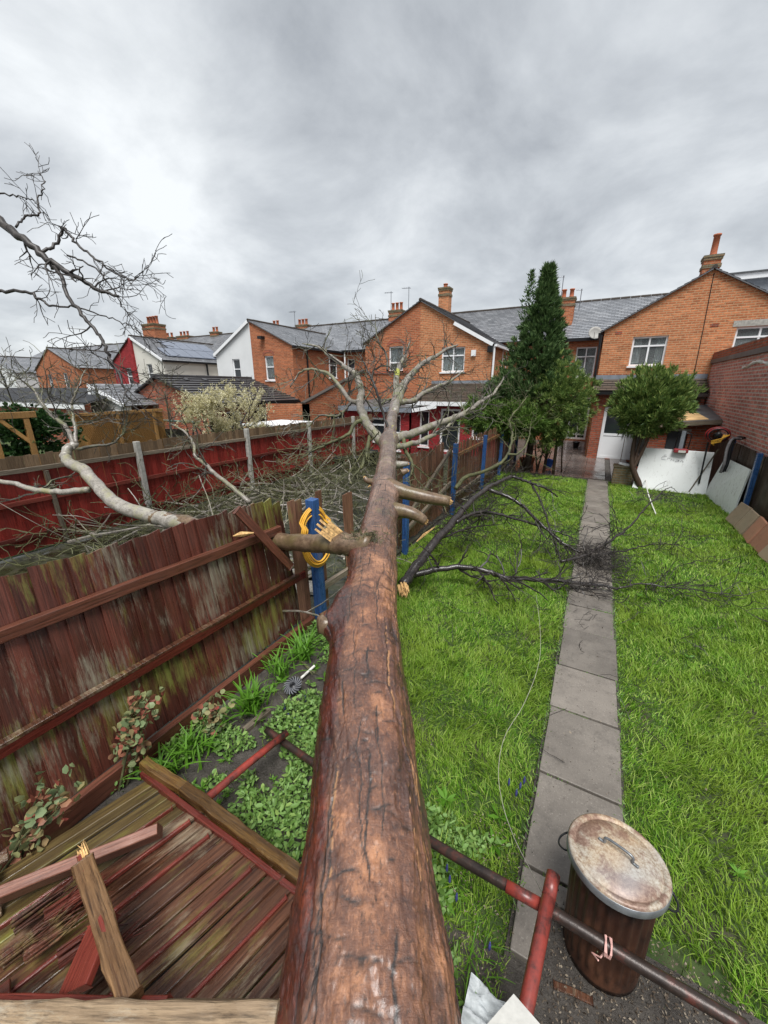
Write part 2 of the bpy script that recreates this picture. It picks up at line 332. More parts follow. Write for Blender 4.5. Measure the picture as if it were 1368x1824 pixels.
def barky(name, c1, c2, c3, rough=.45, sc=14, moss=None):
    m, t, b = new_mat(name); g = G(t); p = g.coord('World')
    n = g.noise(p, sc, 6, .7)
    col = g.ramp(n, [(.3, c1), (.55, c2), (.75, c3)])
    col = g.mix(g.ramp(g.noise(p, sc * 4.5, 4, .7), [(.34, .75), (.46, 0)]), col, tuple(q * .35 for q in c1))
    if moss: col = g.mix(g.ramp(g.noise(p, 3.0, 5, .7), [(.48, 0), (.64, .8)]), col, moss)
    g.set(b.inputs['Base Color'], col); b.inputs['Roughness'].default_value = rough
    g.set(b.inputs['Normal'], g.bump(g.noise(p, sc * 4, 4), .4, .006)); M[name] = m
barky('branch_grey', (.11, .095, .075), (.24, .215, .185), (.38, .35, .31), .36, 11, (.16, .17, .07))
barky('branch_pale', (.15, .135, .11), (.33, .305, .27), (.46, .44, .40), .34, 12, (.21, .20, .08))
barky('branch_brown', (.07, .042, .026), (.16, .105, .065), (.26, .19, .12), .34, 16, (.11, .085, .035))
barky('limb_dark', (.012, .010, .010), (.034, .028, .026), (.075, .062, .056), .26, 16)
barky('twig_dark', (.016, .013, .012), (.036, .03, .027), (.08, .066, .055), .5, 12)
barky('twig_lichen', (.03, .03, .016), (.085, .088, .034), (.17, .17, .07), .7, 9)
barky('twig_grey', (.028, .024, .02), (.07, .062, .05), (.15, .135, .11), .6, 9, (.13, .14, .06))
# leaves
def leafy(name, cols, rough=.5, trans=.25, patch=None, psc=.9):
    m, t, b = new_mat(name); g = G(t)
    k = len(cols) - 1
    col = g.ramp(g.island(), [(i / k, c) for i, c in enumerate(cols)])
    if patch: col = g.mix(g.ramp(g.noise(g.coord('World'), psc, 4, .6), [(.42, 0), (.66, .75)]), col, patch)
    g.set(b.inputs['Base Color'], col); b.inputs['Roughness'].default_value = rough
    b.inputs['Specular IOR Level'].default_value = .25
    tr = g.n('ShaderNodeBsdfTranslucent'); g.set(tr.inputs[0], col); ms = g.n('ShaderNodeMixShader'); ms.inputs[0].default_value = trans
    t.links.new(b.outputs[0], ms.inputs[1]); t.links.new(tr.outputs[0], ms.inputs[2])
    t.links.new(ms.outputs[0], t.nodes['Material Output'].inputs[0]); M[name] = m
leafy('grass_blade', [(.05, .13, .010), (.115, .265, .020), (.215, .385, .036), (.42, .52, .14)], .5, .3, (.22, .31, .035), 1.1)
leafy('grass_dry', [(.20, .22, .05), (.26, .25, .09)], .6, .3)
leafy('weed_leaf', [(.10, .19, .035), (.16, .29, .07), (.21, .35, .11), (.26, .38, .10)], .5, .3)
leafy('lily_leaf', [(.07, .18, .015), (.11, .26, .025), (.16, .33, .05)], .4, .35)
leafy('rose_leaf', [(.14, .19, .09), (.20, .26, .13), (.26, .27, .12), (.33, .17, .10), (.30, .07, .055)], .45, .25)
leafy('conifer_dark', [(0.0275, 0.06, 0.02), (0.0562, 0.11, 0.035), (0.0938, 0.1625, 0.0525), (0.15, 0.225, 0.0813)], .6, .15)
leafy('conifer_olive', [(0.0492, 0.0986, 0.0246), (0.1047, 0.1787, 0.0431), (0.1787, 0.2619, 0.0616), (0.2619, 0.3081, 0.0863)], .6, .15)
leafy('conifer_lime', [(0.0546, 0.1128, 0.0218), (0.1092, 0.1911, 0.0364), (0.182, 0.273, 0.0582)], .6, .2)
leafy('ivy_leaf', [(.015, .045, .012), (.03, .075, .02), (.05, .11, .03)], .4, .2)
leafy('blossom', [(.34, .31, .13), (.54, .50, .29), (.68, .64, .43), (.76, .71, .54)], .7, .3)
leafy('dead_needles', [(.05, .03, .02), (.10, .06, .035), (.14, .09, .05)], .8, .1)
leafy('wood_chips', [(.03, .022, .016), (.075, .055, .04), (.14, .11, .08), (.25, .21, .16)], .75, 0)

# ------------------------------------------------------------------ mesh helpers
WM = {}
def world_of(o): return WM.get(o.name, Matrix.Identity(4))
def reg(o, mat=None, parent=None):
    if o.name not in C.objects: C.objects.link(o)
    WM[o.name] = mat if mat is not None else Matrix.Identity(4)
    o.matrix_basis = WM[o.name]
    if parent is not None:
        o.parent = parent; o.matrix_parent_inverse = world_of(parent).inverted()
    return o
def tag(o, label=None, cat=None, group=None, kind=None):
    if label: o['label'] = label
    if cat: o['category'] = cat
    if group: o['group'] = group
    if kind: o['kind'] = kind
    return o
def thing(name, label, cat, loc, group=None):
    o = bpy.data.objects.new(name, None); o.empty_display_size = .2
    reg(o, Matrix.Translation(Vector(loc))); return tag(o, label, cat, group)
class MB:
    def __init__(s): s.v = []; s.f = []; s.uv = None
    def add(s, vs, fs):
        k = len(s.v); s.v += [tuple(x) for x in vs]; s.f += [tuple(i + k for i in f) for f in fs]
    def box(s, c, d, rot=None):
        c = Vector(c); vs = []
        for x in (-.5, .5):
            for y in (-.5, .5):
                for z in (-.5, .5):
                    q = Vector((x * d[0], y * d[1], z * d[2]))
                    if rot is not None: q = rot @ q
                    vs.append(c + q)
        s.add(vs, [(0, 1, 3, 2), (4, 6, 7, 5), (0, 4, 5, 1), (2, 3, 7, 6), (0, 2, 6, 4), (1, 5, 7, 3)]); return s
    def box2(s, a, b):
        a = Vector(a); b = Vector(b); return s.box((a + b) / 2, [abs(b[i] - a[i]) for i in range(3)])
    def beam(s, a, b, w_, h, up=(0, 0, 1)):
        a = Vector(a); b = Vector(b); x = (b - a).normalized(); y = Vector(up).cross(x).normalized(); z = x.cross(y)
        rot = Matrix((x, y, z)).transposed(); return s.box((a + b) / 2, ((b - a).length, w_, h), rot)
    def tube(s, pts, rad, sides=6, cap=True, wob=0):
        pts = [Vector(p) for p in pts]; n = len(pts)
        if not hasattr(rad, '__len__'): rad = [rad] * n
        k = len(s.v); up = None
        for i, p in enumerate(pts):
            d = (pts[min(i + 1, n - 1)] - pts[max(i - 1, 0)])
            if d.length < 1e-9: d = Vector((0, 0, 1))
            d.normalize()
            if up is None: up = d.orthogonal().normalized()
            else:
                up = up - d * up.dot(d)
                up = up.normalized() if up.length > 1e-6 else d.orthogonal().normalized()
            e_ = d.cross(up)
            for j in range(sides):
                a = 2 * math.pi * j / sides; r_ = rad[i] * (1 + (random.uniform(-wob, wob) if wob else 0))
                q = p + (up * math.cos(a) + e_ * math.sin(a)) * r_; s.v.append((q.x, q.y, q.z))
        for i in range(n - 1):
            for j in range(sides):
                a = k + i * sides + j; b_ = k + i * sides + (j + 1) % sides
                s.f.append((a, b_, b_ + sides, a + sides))
        if cap:
            s.f.append(tuple(k + j for j in range(sides))[::-1]); s.f.append(tuple(k + (n - 1) * sides + j for j in range(sides)))
        return s
    def lathe(s, prof, c, sides=32, mod=None, axis=None):
        k = len(s.v); c = Vector(c); n = len(prof)
        for (r_, z) in prof:
            for j in range(sides):
                a = 2 * math.pi * j / sides; rr = r_ + (mod(a, z) if mod else 0)
                q = Vector((rr * math.cos(a), rr * math.sin(a), z))
                if axis is not None: q = axis @ q
                s.v.append(tuple(c + q))
        for i in range(n - 1):
            for j in range(sides):
                a = k + i * sides + j; b_ = k + i * sides + (j + 1) % sides
                s.f.append((a, b_, b_ + sides, a + sides))
        return s
    def mesh(s, name, mat, smooth=False):
        me = bpy.data.meshes.new(name); me.from_pydata(s.v, [], s.f)
        if mat: me.materials.append(M[mat])
        if smooth: me.polygons.foreach_set('use_smooth', [True] * len(me.polygons))
        me.update(); return me
    def obj(s, name, mat, parent=None, smooth=False, origin=None, bevel=0):
        """verts are in world metres; the object's own origin sits at `origin` (or the parent's)"""
        if origin is None: W = world_of(parent) if parent is not None else Matrix.Identity(4)
        else: W = Matrix.Translation(Vector(origin))
        inv = W.inverted(); s.v = [tuple(inv @ Vector(q)) for q in s.v]
        me = s.mesh(name, mat, smooth); o = bpy.data.objects.new(name, me)
        if bevel:
            md = o.modifiers.new('bevel', 'BEVEL'); md.width = bevel; md.segments = 2; md.limit_method = 'ANGLE'
        return reg(o, W, parent)
def inst(name, me, W, parent=None):
    o = bpy.data.objects.new(name, me); return reg(o, W, parent)
def np_mesh(name, V, Fq, mat, parent=None, smooth=False, attrs=None):
    """fast mesh from arrays: V (n,3), Fq (m,3) or (m,4)"""
    me = bpy.data.meshes.new(name); k = Fq.shape[1]
    W = world_of(parent) if parent is not None else Matrix.Identity(4)
    V = V - np.array(W.translation)[None, :]
    me.vertices.add(len(V)); me.vertices.foreach_set('co', V.astype(np.float32).ravel())
    me.loops.add(Fq.size); me.loops.foreach_set('vertex_index', Fq.astype(np.int32).ravel())
    me.polygons.add(len(Fq)); me.polygons.foreach_set('loop_start', (np.arange(len(Fq)) * k).astype(np.int32))
    me.polygons.foreach_set('loop_total', np.full(len(Fq), k, np.int32))
    if smooth: me.polygons.foreach_set('use_smooth', np.ones(len(Fq), bool))
    me.materials.append(M[mat]); me.update(calc_edges=True)
    for nm, a in (attrs or {}).items():
        at = me.attributes.new(nm, 'FLOAT', 'POINT'); at.data.foreach_set('value', a.astype(np.float32))
    o = bpy.data.objects.new(name, me); return reg(o, W, parent)
def vnoise(x, y, seed=0):
    def h(i, j):
        n_ = np.sin(i * 127.1 + j * 311.7 + seed * 74.7) * 43758.5453
        return n_ - np.floor(n_)
    xi, yi = np.floor(x), np.floor(y); fx, fy = x - xi, y - yi
    fx = fx * fx * (3 - 2 * fx); fy = fy * fy * (3 - 2 * fy)
    a = h(xi, yi) * (1 - fx) + h(xi + 1, yi) * fx; b_ = h(xi, yi + 1) * (1 - fx) + h(xi + 1, yi + 1) * fx
    return a * (1 - fy) + b_ * fy
def fbm(x, y, seed=0, o_=4):
    s_ = 0; a = .5; tot = 0
    for k in range(o_): s_ = s_ + a * vnoise(x * 2 ** k, y * 2 ** k, seed + k); tot += a; a *= .55
    return s_ / tot

# ------------------------------------------------------------------ the setting: ground, lawn, path, patio
def sheet(name, x0, x1, y0, y1, z, mat, nx=1, ny=1, amp=0, seed=0, kind='structure'):
    xs = np.linspace(x0, x1, nx + 1); ys = np.linspace(y0, y1, ny + 1); X, Y = np.meshgrid(xs, ys)
    Z = np.full(X.shape, z) + amp * (fbm(X * 1.3, Y * 1.3, seed) - .5)
    V = np.stack([X.ravel(), Y.ravel(), Z.ravel()], 1); i = np.arange(nx)[None, :] + (nx + 1) * np.arange(ny)[:, None]; i = i.ravel()
    F = np.stack([i, i + 1, i + nx + 2, i + nx + 1], 1)
    o = np_mesh(name, V, F, mat, None, amp > 0); o['kind'] = kind; return o
sheet('ground', -400, 400, -60, 500, -.06, 'soil')
def bed_edge(y): return -.32 - .47 * (y - .6)
bed = sheet('flower_bed', -2.66, 0, -1.2, 3.0, -.004, 'soil', 80, 190, .03, 3)
vs_ = bed.data.vertices
for v_ in vs_:
    t_ = (v_.co.x + 2.66) / 2.66; v_.co.x = -2.66 + t_ * (bed_edge(v_.co.y) + 2.66)
sheet('worn_soil', -.6, .14, -.6, 1.30, -.014, 'soil', 30, 60, .02, 6)
lawn = sheet('lawn', -2.66, 3.5, -1.2, 13.3, -.045, 'turf_soil', 60, 140, .02, 5)
yard = sheet('neighbour_yard', -8.35, -2.7, -2, 15.2, -.02, 'yard_paving', 60, 180, .05, 8)
sheet('back_gardens', -70, -8.4, -4, 18, -.03, 'turf_soil')
# path: one slab after another
path = MB().box2((-.02, 1.28, -.05), (.55, 13.2, -.008)).obj('path', 'soil', None); path['kind'] = 'structure'
yy = 1.32; k = 0; joints = []
slab_len = [.42, .66, .70, .62, .72, .60, .66, .70, .9, .62, .88, .62, .9, .62, .9, .62, .9, .62]
while yy < 13.0:
    L = slab_len[k % len(slab_len)]
    if yy + L > 13.2: L = 13.2 - yy
    me = MB().box((0, 0, 0), (.528, L - .016, .05)).mesh('paving_slab', 'path_concrete')
    o = inst('paving_slab', me, Matrix.Translation((.265 + random.uniform(-.008, .008), yy + L / 2, .002 + random.uniform(-.004, .006))) @ Matrix.Rotation(R(random.uniform(-.8, .8)), 4, 'Z') @ Matrix.Rotation(R(random.uniform(-.5, .5)), 4, 'X'), path)
    md = o.modifiers.new('b', 'BEVEL'); md.width = .006; md.segments = 2
    yy += L; k += 1; joints.append(yy)
patio = MB().box2((-2.55, 13.3, -.05), (.62, 22.9, -.012)).obj('patio', 'soil', None); patio['kind'] = 'structure'
pm = MB().box((0, 0, 0), (.588, .588, .05)).mesh('patio_slab', 'patio_slab')
for i in range(5):
    for j in range(16):
        inst('patio_slab', pm, Matrix.Translation((-2.24 + i * .6, 13.62 + j * .6, .002 + random.uniform(-.004, .004))) @ Matrix.Rotation(R(random.uniform(-.4, .4)), 4, 'X'), patio)
pm2 = MB().box((0, 0, 0), (.55, .44, .05)).mesh('patio_slab', 'patio_slab')
for j in range(10): inst('patio_slab', pm2, Matrix.Translation((.9, 13.55 + j * .45, .0 + random.uniform(-.004, .004))), patio)

# ------------------------------------------------------------------ buildings
def fY(Y): return lambda a, z, d=0: Vector((a, Y + d, z))          # wall facing the camera side (-Y)
def fX(X): return lambda a, z, d=0: Vector((X - d, a, z))          # wall facing +X, a runs along Y
def fXn(X): return lambda a, z, d=0: Vector((X + d, a, z))         # wall facing -X
def wall(name, f, outer, holes, mat, parent, thick=.22):
    bm = bmesh.new(); es = []
    loops = [outer] + [[(a0, z0), (a1, z0), (a1, z1), (a0, z1)] for (a0, a1, z0, z1) in holes]
    for lp in loops:
        vs = [bm.verts.new(f(a, z)) for a, z in lp]
        es += [bm.edges.new((vs[i], vs[(i + 1) % len(vs)])) for i in range(len(vs))]
    bmesh.ops.triangle_fill(bm, use_beauty=True, use_dissolve=False, edges=es)
    vs_f = [[tuple(v.co) for v in bm.verts], [tuple(v.index for v in fc.verts) for fc in bm.faces]]
    bm.verts.index_update(); vs_f[1] = [tuple(v.index for v in fc.verts) for fc in bm.faces]; bm.free()
    mb = MB(); mb.add(*vs_f)
    for lp in loops:
        n = len(lp)
        for i in range(n):
            a, b_ = lp[i], lp[(i + 1) % n]
            mb.add([f(*a), f(*b_), f(*b_, thick), f(*a, thick)], [(0, 1, 2, 3)])
    return mb.obj(name, mat, parent)
def fbox(mb, f, a0, a1, z0, z1, d0, d1):
    mb.add([f(a, z, d) for a in (a0, a1) for z in (z0, z1) for d in (d0, d1)], [(0, 1, 3, 2), (4, 6, 7, 5), (0, 4, 5, 1), (2, 3, 7, 6), (0, 2, 6, 4), (1, 5, 7, 3)])
def window(parent, f, rect, cols=(), rows=(), frame=.06, rec=.07, mat='upvc', curtain=None, name='window', sill=True, arch=0, lintel=None):
    """frame bars, one pane per light, sill; cols/rows are fractions where mullions/transoms stand"""
    a0, a1, z0, z1 = rect; mb = MB()
    fbox(mb, f, a0, a0 + frame, z0, z1, rec, rec + .07); fbox(mb, f, a1 - frame, a1, z0, z1, rec, rec + .07)
    fbox(mb, f, a0 + frame, a1 - frame, z0, z0 + frame, rec, rec + .07); fbox(mb, f, a0 + frame, a1 - frame, z1 - frame, z1, rec, rec + .07)
    A = [a0 + frame] + [a0 + (a1 - a0) * c for c in cols] + [a1 - frame]; Z = [z0 + frame] + [z0 + (z1 - z0) * c for c in rows] + [z1 - frame]
    for c in A[1:-1]: fbox(mb, f, c - frame * .45, c + frame * .45, z0 + frame, z1 - frame, rec + .002, rec + .068)
    for c in Z[1:-1]: fbox(mb, f, a0 + frame, a1 - frame, c - frame * .45, c + frame * .45, rec - .004, rec + .066)
    if sill: fbox(mb, f, a0 - .05, a1 + .05, z0 - .06, z0 - .002, -.06, rec + .05)
    o = mb.obj(name, mat, parent)
    for i in range(len(A) - 1):
        for j in range(len(Z) - 1):
            p_ = MB(); fbox(p_, f, A[i] + .005, A[i + 1] - .005, Z[j] + .005, Z[j + 1] - .005, rec + .035, rec + .047)
            p_.obj('pane', 'glass_clear' if curtain else 'glass_dark', o)
    bk = MB(); fbox(bk, f, a0 - .05, a1 + .05, z0 - .05, z1 + .05, rec + .5, rec + .52); bk.obj('room_back', 'interior_dark', o)
    if curtain:
        for (c0, c1, q0, q1) in curtain:
            cm = MB(); n = 16; pts = []
            for i in range(n + 1):
                a = a0 + (a1 - a0) * (c0 + (c1 - c0) * i / n); d = rec + .13 + .025 * math.sin(i * 2.4)
                pts += [f(a, z0 + (z1 - z0) * q0, d), f(a, z0 + (z1 - z0) * q1, d)]
            cm.add(pts, [(2 * i, 2 * i + 2, 2 * i + 3, 2 * i + 1) for i in range(n)]); cm.obj('curtain', 'curtain_net', o)
    if arch:
        am = MB(); n = 8; mid = (a0 + a1) / 2; h = (a1 - a0) / 2
        for i in range(n):
            t0 = math.pi * i / n; t1 = math.pi * (i + 1) / n
            q = [(mid - h * math.cos(x), z1 + .02 + arch * math.sin(x)) for x in (t0, t1)]; q2 = [(mid - (h + .12) * math.cos(x), z1 + .05 + (arch + .13) * math.sin(x)) for x in (t0, t1)]
            am.add([f(*q[0], -.012), f(*q[1], -.012), f(*q2[1], -.012), f(*q2[0], -.012), f(*q[0], .02), f(*q[1], .02), f(*q2[1], .02), f(*q2[0], .02)], [(0, 1, 2, 3), (4, 7, 6, 5), (0, 4, 5, 1), (2, 6, 7, 3), (1, 5, 6, 2), (3, 7, 4, 0)])
        am.obj('brick_arch', 'brick_deep', o)
    if lintel:
        lm = MB(); fbox(lm, f, a0 - .12, a1 + .12, z1 + .01, z1 + .2, -.012, .05); lm.obj('lintel', lintel, o)
    return o
def roof(name, e0, e1, r0, r1, mat, parent, course=.2, thick=.035, lip=.02):
    """courses of slates lapping from eave e0-e1 up to ridge r0-r1, each course a real step"""
    e0, e1, r0, r1 = map(Vector, (e0, e1, r0, r1)); L = ((r0 - e0).length + (r1 - e1).length) / 2; n = max(2, int(L / course))
    nrm = (e1 - e0).cross(r0 - e0).normalized()
    if nrm.z < 0: nrm = -nrm
    V, F, U = [], [], []
    for i in range(n):
        t0, t1 = i / n, (i + 1) / n
        a, b_ = e0.lerp(r0, t0), e1.lerp(r1, t0); c, d = e0.lerp(r0, t1), e1.lerp(r1, t1)
        k = len(V); V += [a + nrm * (thick + lip), b_ + nrm * (thick + lip), d + nrm * thick, c + nrm * thick, a + nrm * .0, b_ + nrm * .0]
        F += [(k, k + 1, k + 2, k + 3), (k + 4, k + 5, k + 1, k)]
        w0 = (b_ - a).length; s0 = (a - e0).dot((e1 - e0).normalized()); s1 = (c - e0).dot((e1 - e0).normalized()); w1 = (d - c).length
        U += [(s0, i * .2), (s0 + w0, i * .2), (s1 + w1, i * .2 + .2), (s1, i * .2 + .2), (s0, i * .2), (s0 + w0, i * .2), (s0 + w0, i * .2 + .01), (s0, i * .2 + .01)]
    k = len(V); V += [e0, e1, r1, r0]; F.append((k, k + 3, k + 2, k + 1)); U += [(0, 0)] * 4
    k = len(V); V += [e0, r0, r0 + nrm * thick, e0 + nrm * thick, e1, r1, r1 + nrm * thick, e1 + nrm * thick]; F += [(k, k + 1, k + 2, k + 3), (k + 4, k + 5, k + 6, k + 7)]; U += [(0, 0)] * 8
    mb = MB(); mb.v = [tuple(x) for x in V]; mb.f = F
    o = mb.obj(name, mat, parent); uv = o.data.uv_layers.new(name='UVMap')
    uv.data.foreach_set('uv', [x for q in U for x in q]); return o
def ridge_line(parent, a, b_, mat='tile_brown', r_=.075):
    a, b_ = Vector(a), Vector(b_); n = max(1, int((b_ - a).length / .45)); mb = MB()
    for i in range(n):
        p, q = a.lerp(b_, i / n), a.lerp(b_, (i + .97) / n); mb.tube([p, q], r_ * random.uniform(.94, 1.06), 7)
    return mb.obj('ridge_tiles', mat, parent)
def chimney(parent, x, y, z0, z1, sx, sy, pots, mat='brick_orange', pot_h=.42, cap=True):
    mb = MB().box2((x - sx / 2, y - sy / 2, z0), (x + sx / 2, y + sy / 2, z1)); st = mb.obj('chimney', mat, parent)
    if cap:
        cm = MB()
        for i, (g_, h0, h1) in enumerate(((.03, -.42, -.3), (.03, -.16, -.08), (.05, -.078, 0))): cm.box2((x - sx / 2 - g_, y - sy / 2 - g_, z1 + h0), (x + sx / 2 + g_, y + sy / 2 + g_, z1 + h1))
        cm.obj('chimney_band', 'brick_mossy', st)
    for i in range(pots):
        px = x + (i - (pots - 1) / 2) * sx / max(1, pots) * .95
        pm_ = MB().lathe([(.0, 0), (.13, 0), (.12, .05), (.105, .1), (.10, pot_h - .06), (.125, pot_h - .05), (.125, pot_h), (.09, pot_h), (.085, .1)], (px, y, z1), 14); pm_.obj('chimney_pot', 'pot_clay', st, True)
    return st
def aerial(parent, x, y, z0, h, arm=.5):
    mb = MB().tube([(x, y, z0), (x, y, z0 + h)], .022, 6).tube([(x - arm, y, z0 + h * .97), (x + arm * .25, y, z0 + h * .93)], .016, 5)
    for i in range(6):
        xx = x - arm + i * arm * .23; mb.tube([(xx, y - .16, z0 + h * .96), (xx, y + .16, z0 + h * .96)], .008, 4)
    return mb.obj('aerial', 'aerial_metal', parent)
def gutter(parent, a, b_, mat='gutter_black', name='gutter', r_=.055): return MB().beam(a, b_, r_ * 1.8, r_ * 2).obj(name, mat, parent)
GY, MY, RY = 18.0, 23.0, 27.0                              # gable walls, recessed rear walls, main ridge
def block(root, xa, za, xl, zl, xr, zr, x0, x1, rmat='slate', wall_l='brick_orange', wall_r=None, side='brick_orange', holes=(), over=.12, depth=25.6, mwall='brick_orange', ridge_z=7.28, mholes=(), main=True):
    """a pair of rear wings under one gable (apex xa,za; eaves xl,zl / xr,zr) with the main roof behind from x0 to x1"""
    f = fY(GY); hl = [h for h in holes if h[1] <= xa]; hr = [h for h in holes if h[0] >= xa]
    if wall_r and wall_r != wall_l:
        wall('wall', f, [(xl, -.05), (xa, -.05), (xa, za), (xl, zl)], hl, wall_l, root); wall('wall', f, [(xa + .003, -.05), (xr, -.05), (xr, zr), (xa + .003, za)], hr, wall_r, root)
    else: wall('wall', f, [(xl, -.05), (xr, -.05), (xr, zr), (xa, za), (xl, zl)], holes, wall_l, root)
    wall('side_wall', fX(xr - .003), [(GY + .05, -.05), (MY + .3, -.05), (MY + .3, zr), (GY + .05, zr)], [], side, root); wall('side_wall', fXn(xl + .003), [(GY + .05, -.05), (MY + .3, -.05), (MY + .3, zl), (GY + .05, zl)], [], side, root)
    sl_ = (za - zl) / (xa - xl); sr = (za - zr) / (xr - xa)
    y0 = GY - .1
    roof('roof', (xl - over, y0, zl - sl_ * over), (xl - over, depth, zl - sl_ * over), (xa, y0, za), (xa, depth, za), rmat, root)
    roof('roof', (xr + over, y0, zr - sr * over), (xr + over, depth, zr - sr * over), (xa, y0, za), (xa, depth, za), rmat, root)
    ridge_line(root, (xa, y0, za + .06), (xa, depth, za + .06))
    if main:
        wall('rear_wall', fY(MY), [(x0, -.05), (x1, -.05), (x1, 5.05), (x0, 5.05)], list(mholes), mwall, root)
        roof('roof', (x0, MY - .22, 4.98), (x1, MY - .22, 4.98), (x0, RY, ridge_z), (x1, RY, ridge_z), rmat, root)
        roof('roof', (x0, RY + 4.2, 4.98), (x1, RY + 4.2, 4.98), (x0, RY, ridge_z), (x1, RY, ridge_z), rmat, root)
        ridge_line(root, (x0, RY, ridge_z + .06), (x1, RY, ridge_z + .06))
# ---- the house at the end of this garden
h1 = thing('terraced_house', 'orange brick gabled house at the end of the lawn, behind the round-topped conifer', 'house', (2.6, GY, 0))
HW = [(.70, 1.78, 3.47, 4.48), (3.62, 4.9, 3.72, 4.62)]
block(h1, 2.64, 6.42, -.27, 4.75, 5.55, 4.75, -4.1, 7.6, wall_l='brick_pale', holes=HW, mholes=[(-1.47, -.55, 3.22, 4.62), (-1.75, -.45, .08, 2.25)])
window(h1, fY(GY), HW[0], (.5,), (.68,), curtain=[(.05, .3, .1, .95), (.72, .95, .1, .95)]); window(h1, fY(GY), HW[1], (.5,), (.65,), curtain=[(.05, .95, .05, .6)], lintel='concrete')
window(h1, fY(MY), (-1.47, -.55, 3.22, 4.62), (.5,), (.68,), curtain=[(.02, .98, .02, .66)])
dr = window(h1, fY(MY), (-1.75, -.45, .08, 2.25), (.33, .66), (.12,), frame=.09, name='patio_door', sill=False)
for vx, vz in ((.2, 4.65), (3.0, 4.72)): MB().box2((vx - .11, GY - .012, vz - .05), (vx + .11, GY + .05, vz + .05)).obj('air_vent', 'brick_deep', h1)
MB().tube([(2.66, GY - .008, 6.3), (2.72, GY - .008, 4.6), (2.76, GY - .008, 3.0)], .012, 5).obj('party_joint', 'gutter_black', h1)
gutter(h1, (-4.0, MY - .28, 4.93), (-.35, MY - .28, 4.93)); gutter(h1, (-.42, GY - .05, 4.62), (-.42, MY, 4.62), name='gutter')
MB().tube([(-.36, GY - .06, 4.6), (-.36, GY - .06, 3.2), (-.36, GY + .02, 2.5)], .045, 8).obj('downpipe', 'gutter_black', h1)
chimney(h1, -2.35, 24.5, 5.5, 7.15, .78, .6, 2); chimney(h1, 2.83, 20.2, 6.2, 7.3, .5, .5, 1, pot_h=.7)
aerial(h1, -2.7, 24.8, 7.1, 1.2, .3); aerial(h1, -1.75, 24.9, 6.6, 1.0, .25)
dish = MB().lathe([(0, .0), (.12, .012), (.22, .045), (.30, .09), (.305, .095), (.22, .055), (.12, .02), (0, .012)], (-.75, 22.55, 5.15), 24, axis=Matrix.Rotation(R(70), 3, 'X') @ Matrix.Rotation(R(15), 3, 'Y'))
dish.tube([(-.75, 22.6, 5.15), (-.72, 22.9, 4.9)], .02, 6).tube([(-.75, 22.45, 4.95), (-.75, 22.15, 5.2)], .012, 5); dish.obj('satellite_dish', 'satellite_grey', h1, True)
A_ = aty(1300, 493, 22.0); MB().box2((A_.x, 22.0, A_.z - .9), (A_.x + 5, 26, A_.z - .02)).obj('dormer', 'lead', h1); MB().box2((A_.x - .15, 21.85, A_.z - .16), (A_.x + 5, 21.99, A_.z + .04)).obj('dormer_fascia', 'upvc', h1); MB().box2((A_.x - .2, 21.8, A_.z + .042), (A_.x + 5, 26, A_.z + .1)).obj('dormer_roof', 'felt', h1)
# ground-floor lean-to with the white doors
FD = 17.5
wall('lean_to_wall', fY(FD), [(-.2, -.05), (3.15, -.05), (3.15, 2.52), (-.2, 2.52)], [(.16, 1.86, .02, 2.02)], 'brick_deep', h1)
wall('lean_to_wall', fXn(-.2), [(FD + .03, -.05), (GY, -.05), (GY, 2.95), (FD + .03, 2.52)], [], 'brick_deep', h1)
roof('lean_to_roof', (-.34, FD - .2, 2.56), (3.15, FD - .2, 2.56), (-.34, GY, 2.98), (3.15, GY, 2.98), 'tile_brown', h1, .16)
gutter(h1, (-.36, FD - .25, 2.5), (3.15, FD - .25, 2.5)); MB().box2((-.34, GY - .03, 3.0), (3.15, GY - .004, 3.16)).obj('lead_flashing', 'lead', h1)
for i in range(2):
    a0 = .17 + i * .85; d_ = window(h1, fY(FD), (a0, a0 + .83, .03, 2.0), (), (.47,), frame=.1, name='door', sill=False)
    pb = MB(); fbox(pb, fY(FD), a0 + .09, a0 + .74, .12, .9, .08, .1); pb.obj('panel', 'upvc', d_)
    hb = MB(); fbox(hb, fY(FD), a0 + (.74 if i == 0 else .04), a0 + (.79 if i == 0 else .09), .9, 1.12, .02, .07); hb.obj('handle', 'aerial_metal', d_)
# ---- next house: red painted ground floor
h2 = thing('terraced_house', 'orange brick gabled house with red painted ground floor behind the fallen treetop', 'house', (-7.8, GY, 0))
W2 = [(-6.76, -5.66, 3.38, 4.44), (-9.5, -8.72, 3.46, 4.6)]
block(h2, -7.86, 6.42, -10.85, 4.8, -4.45, 4.5, -13.4, -4.1, rmat='slate_old', wall_l='brick_orange', wall_r='brick_pale', side='brick_pale', holes=W2, mholes=[(-12.4, -11.6, 3.3, 4.5), (-15.2 + 1.9, -14.6 + 1.9, 3.3, 4.5)][:1])
window(h2, fY(GY), W2[0], (.5,), (.66,), curtain=[(.05, .95, .0, 1)]); window(h2, fY(GY), W2[1], (), (.35,), arch=.14, curtain=[(.1, .5, .3, 1)]); window(h2, fY(MY), (-12.4, -11.6, 3.3, 4.5), (), (.5,))
window(h2, fX(-4.44), (20.0, 20.9, 3.4, 4.4), (), (.6,), rec=-.02)
MB().tube([(-4.36, GY - .03, 4.4), (-4.36, GY - .03, 2.5)], .045, 8).obj('downpipe', 'upvc', h2)
MB().beam((-4.3, GY - .1, 4.42), (-4.3, MY, 4.42), .11, .1).obj('gutter', 'upvc', h2)
MB().beam((-4.42, GY - .12, 4.45), (-6.2, GY - .12, 5.4), .03, .14).obj('barge_board', 'upvc', h2)
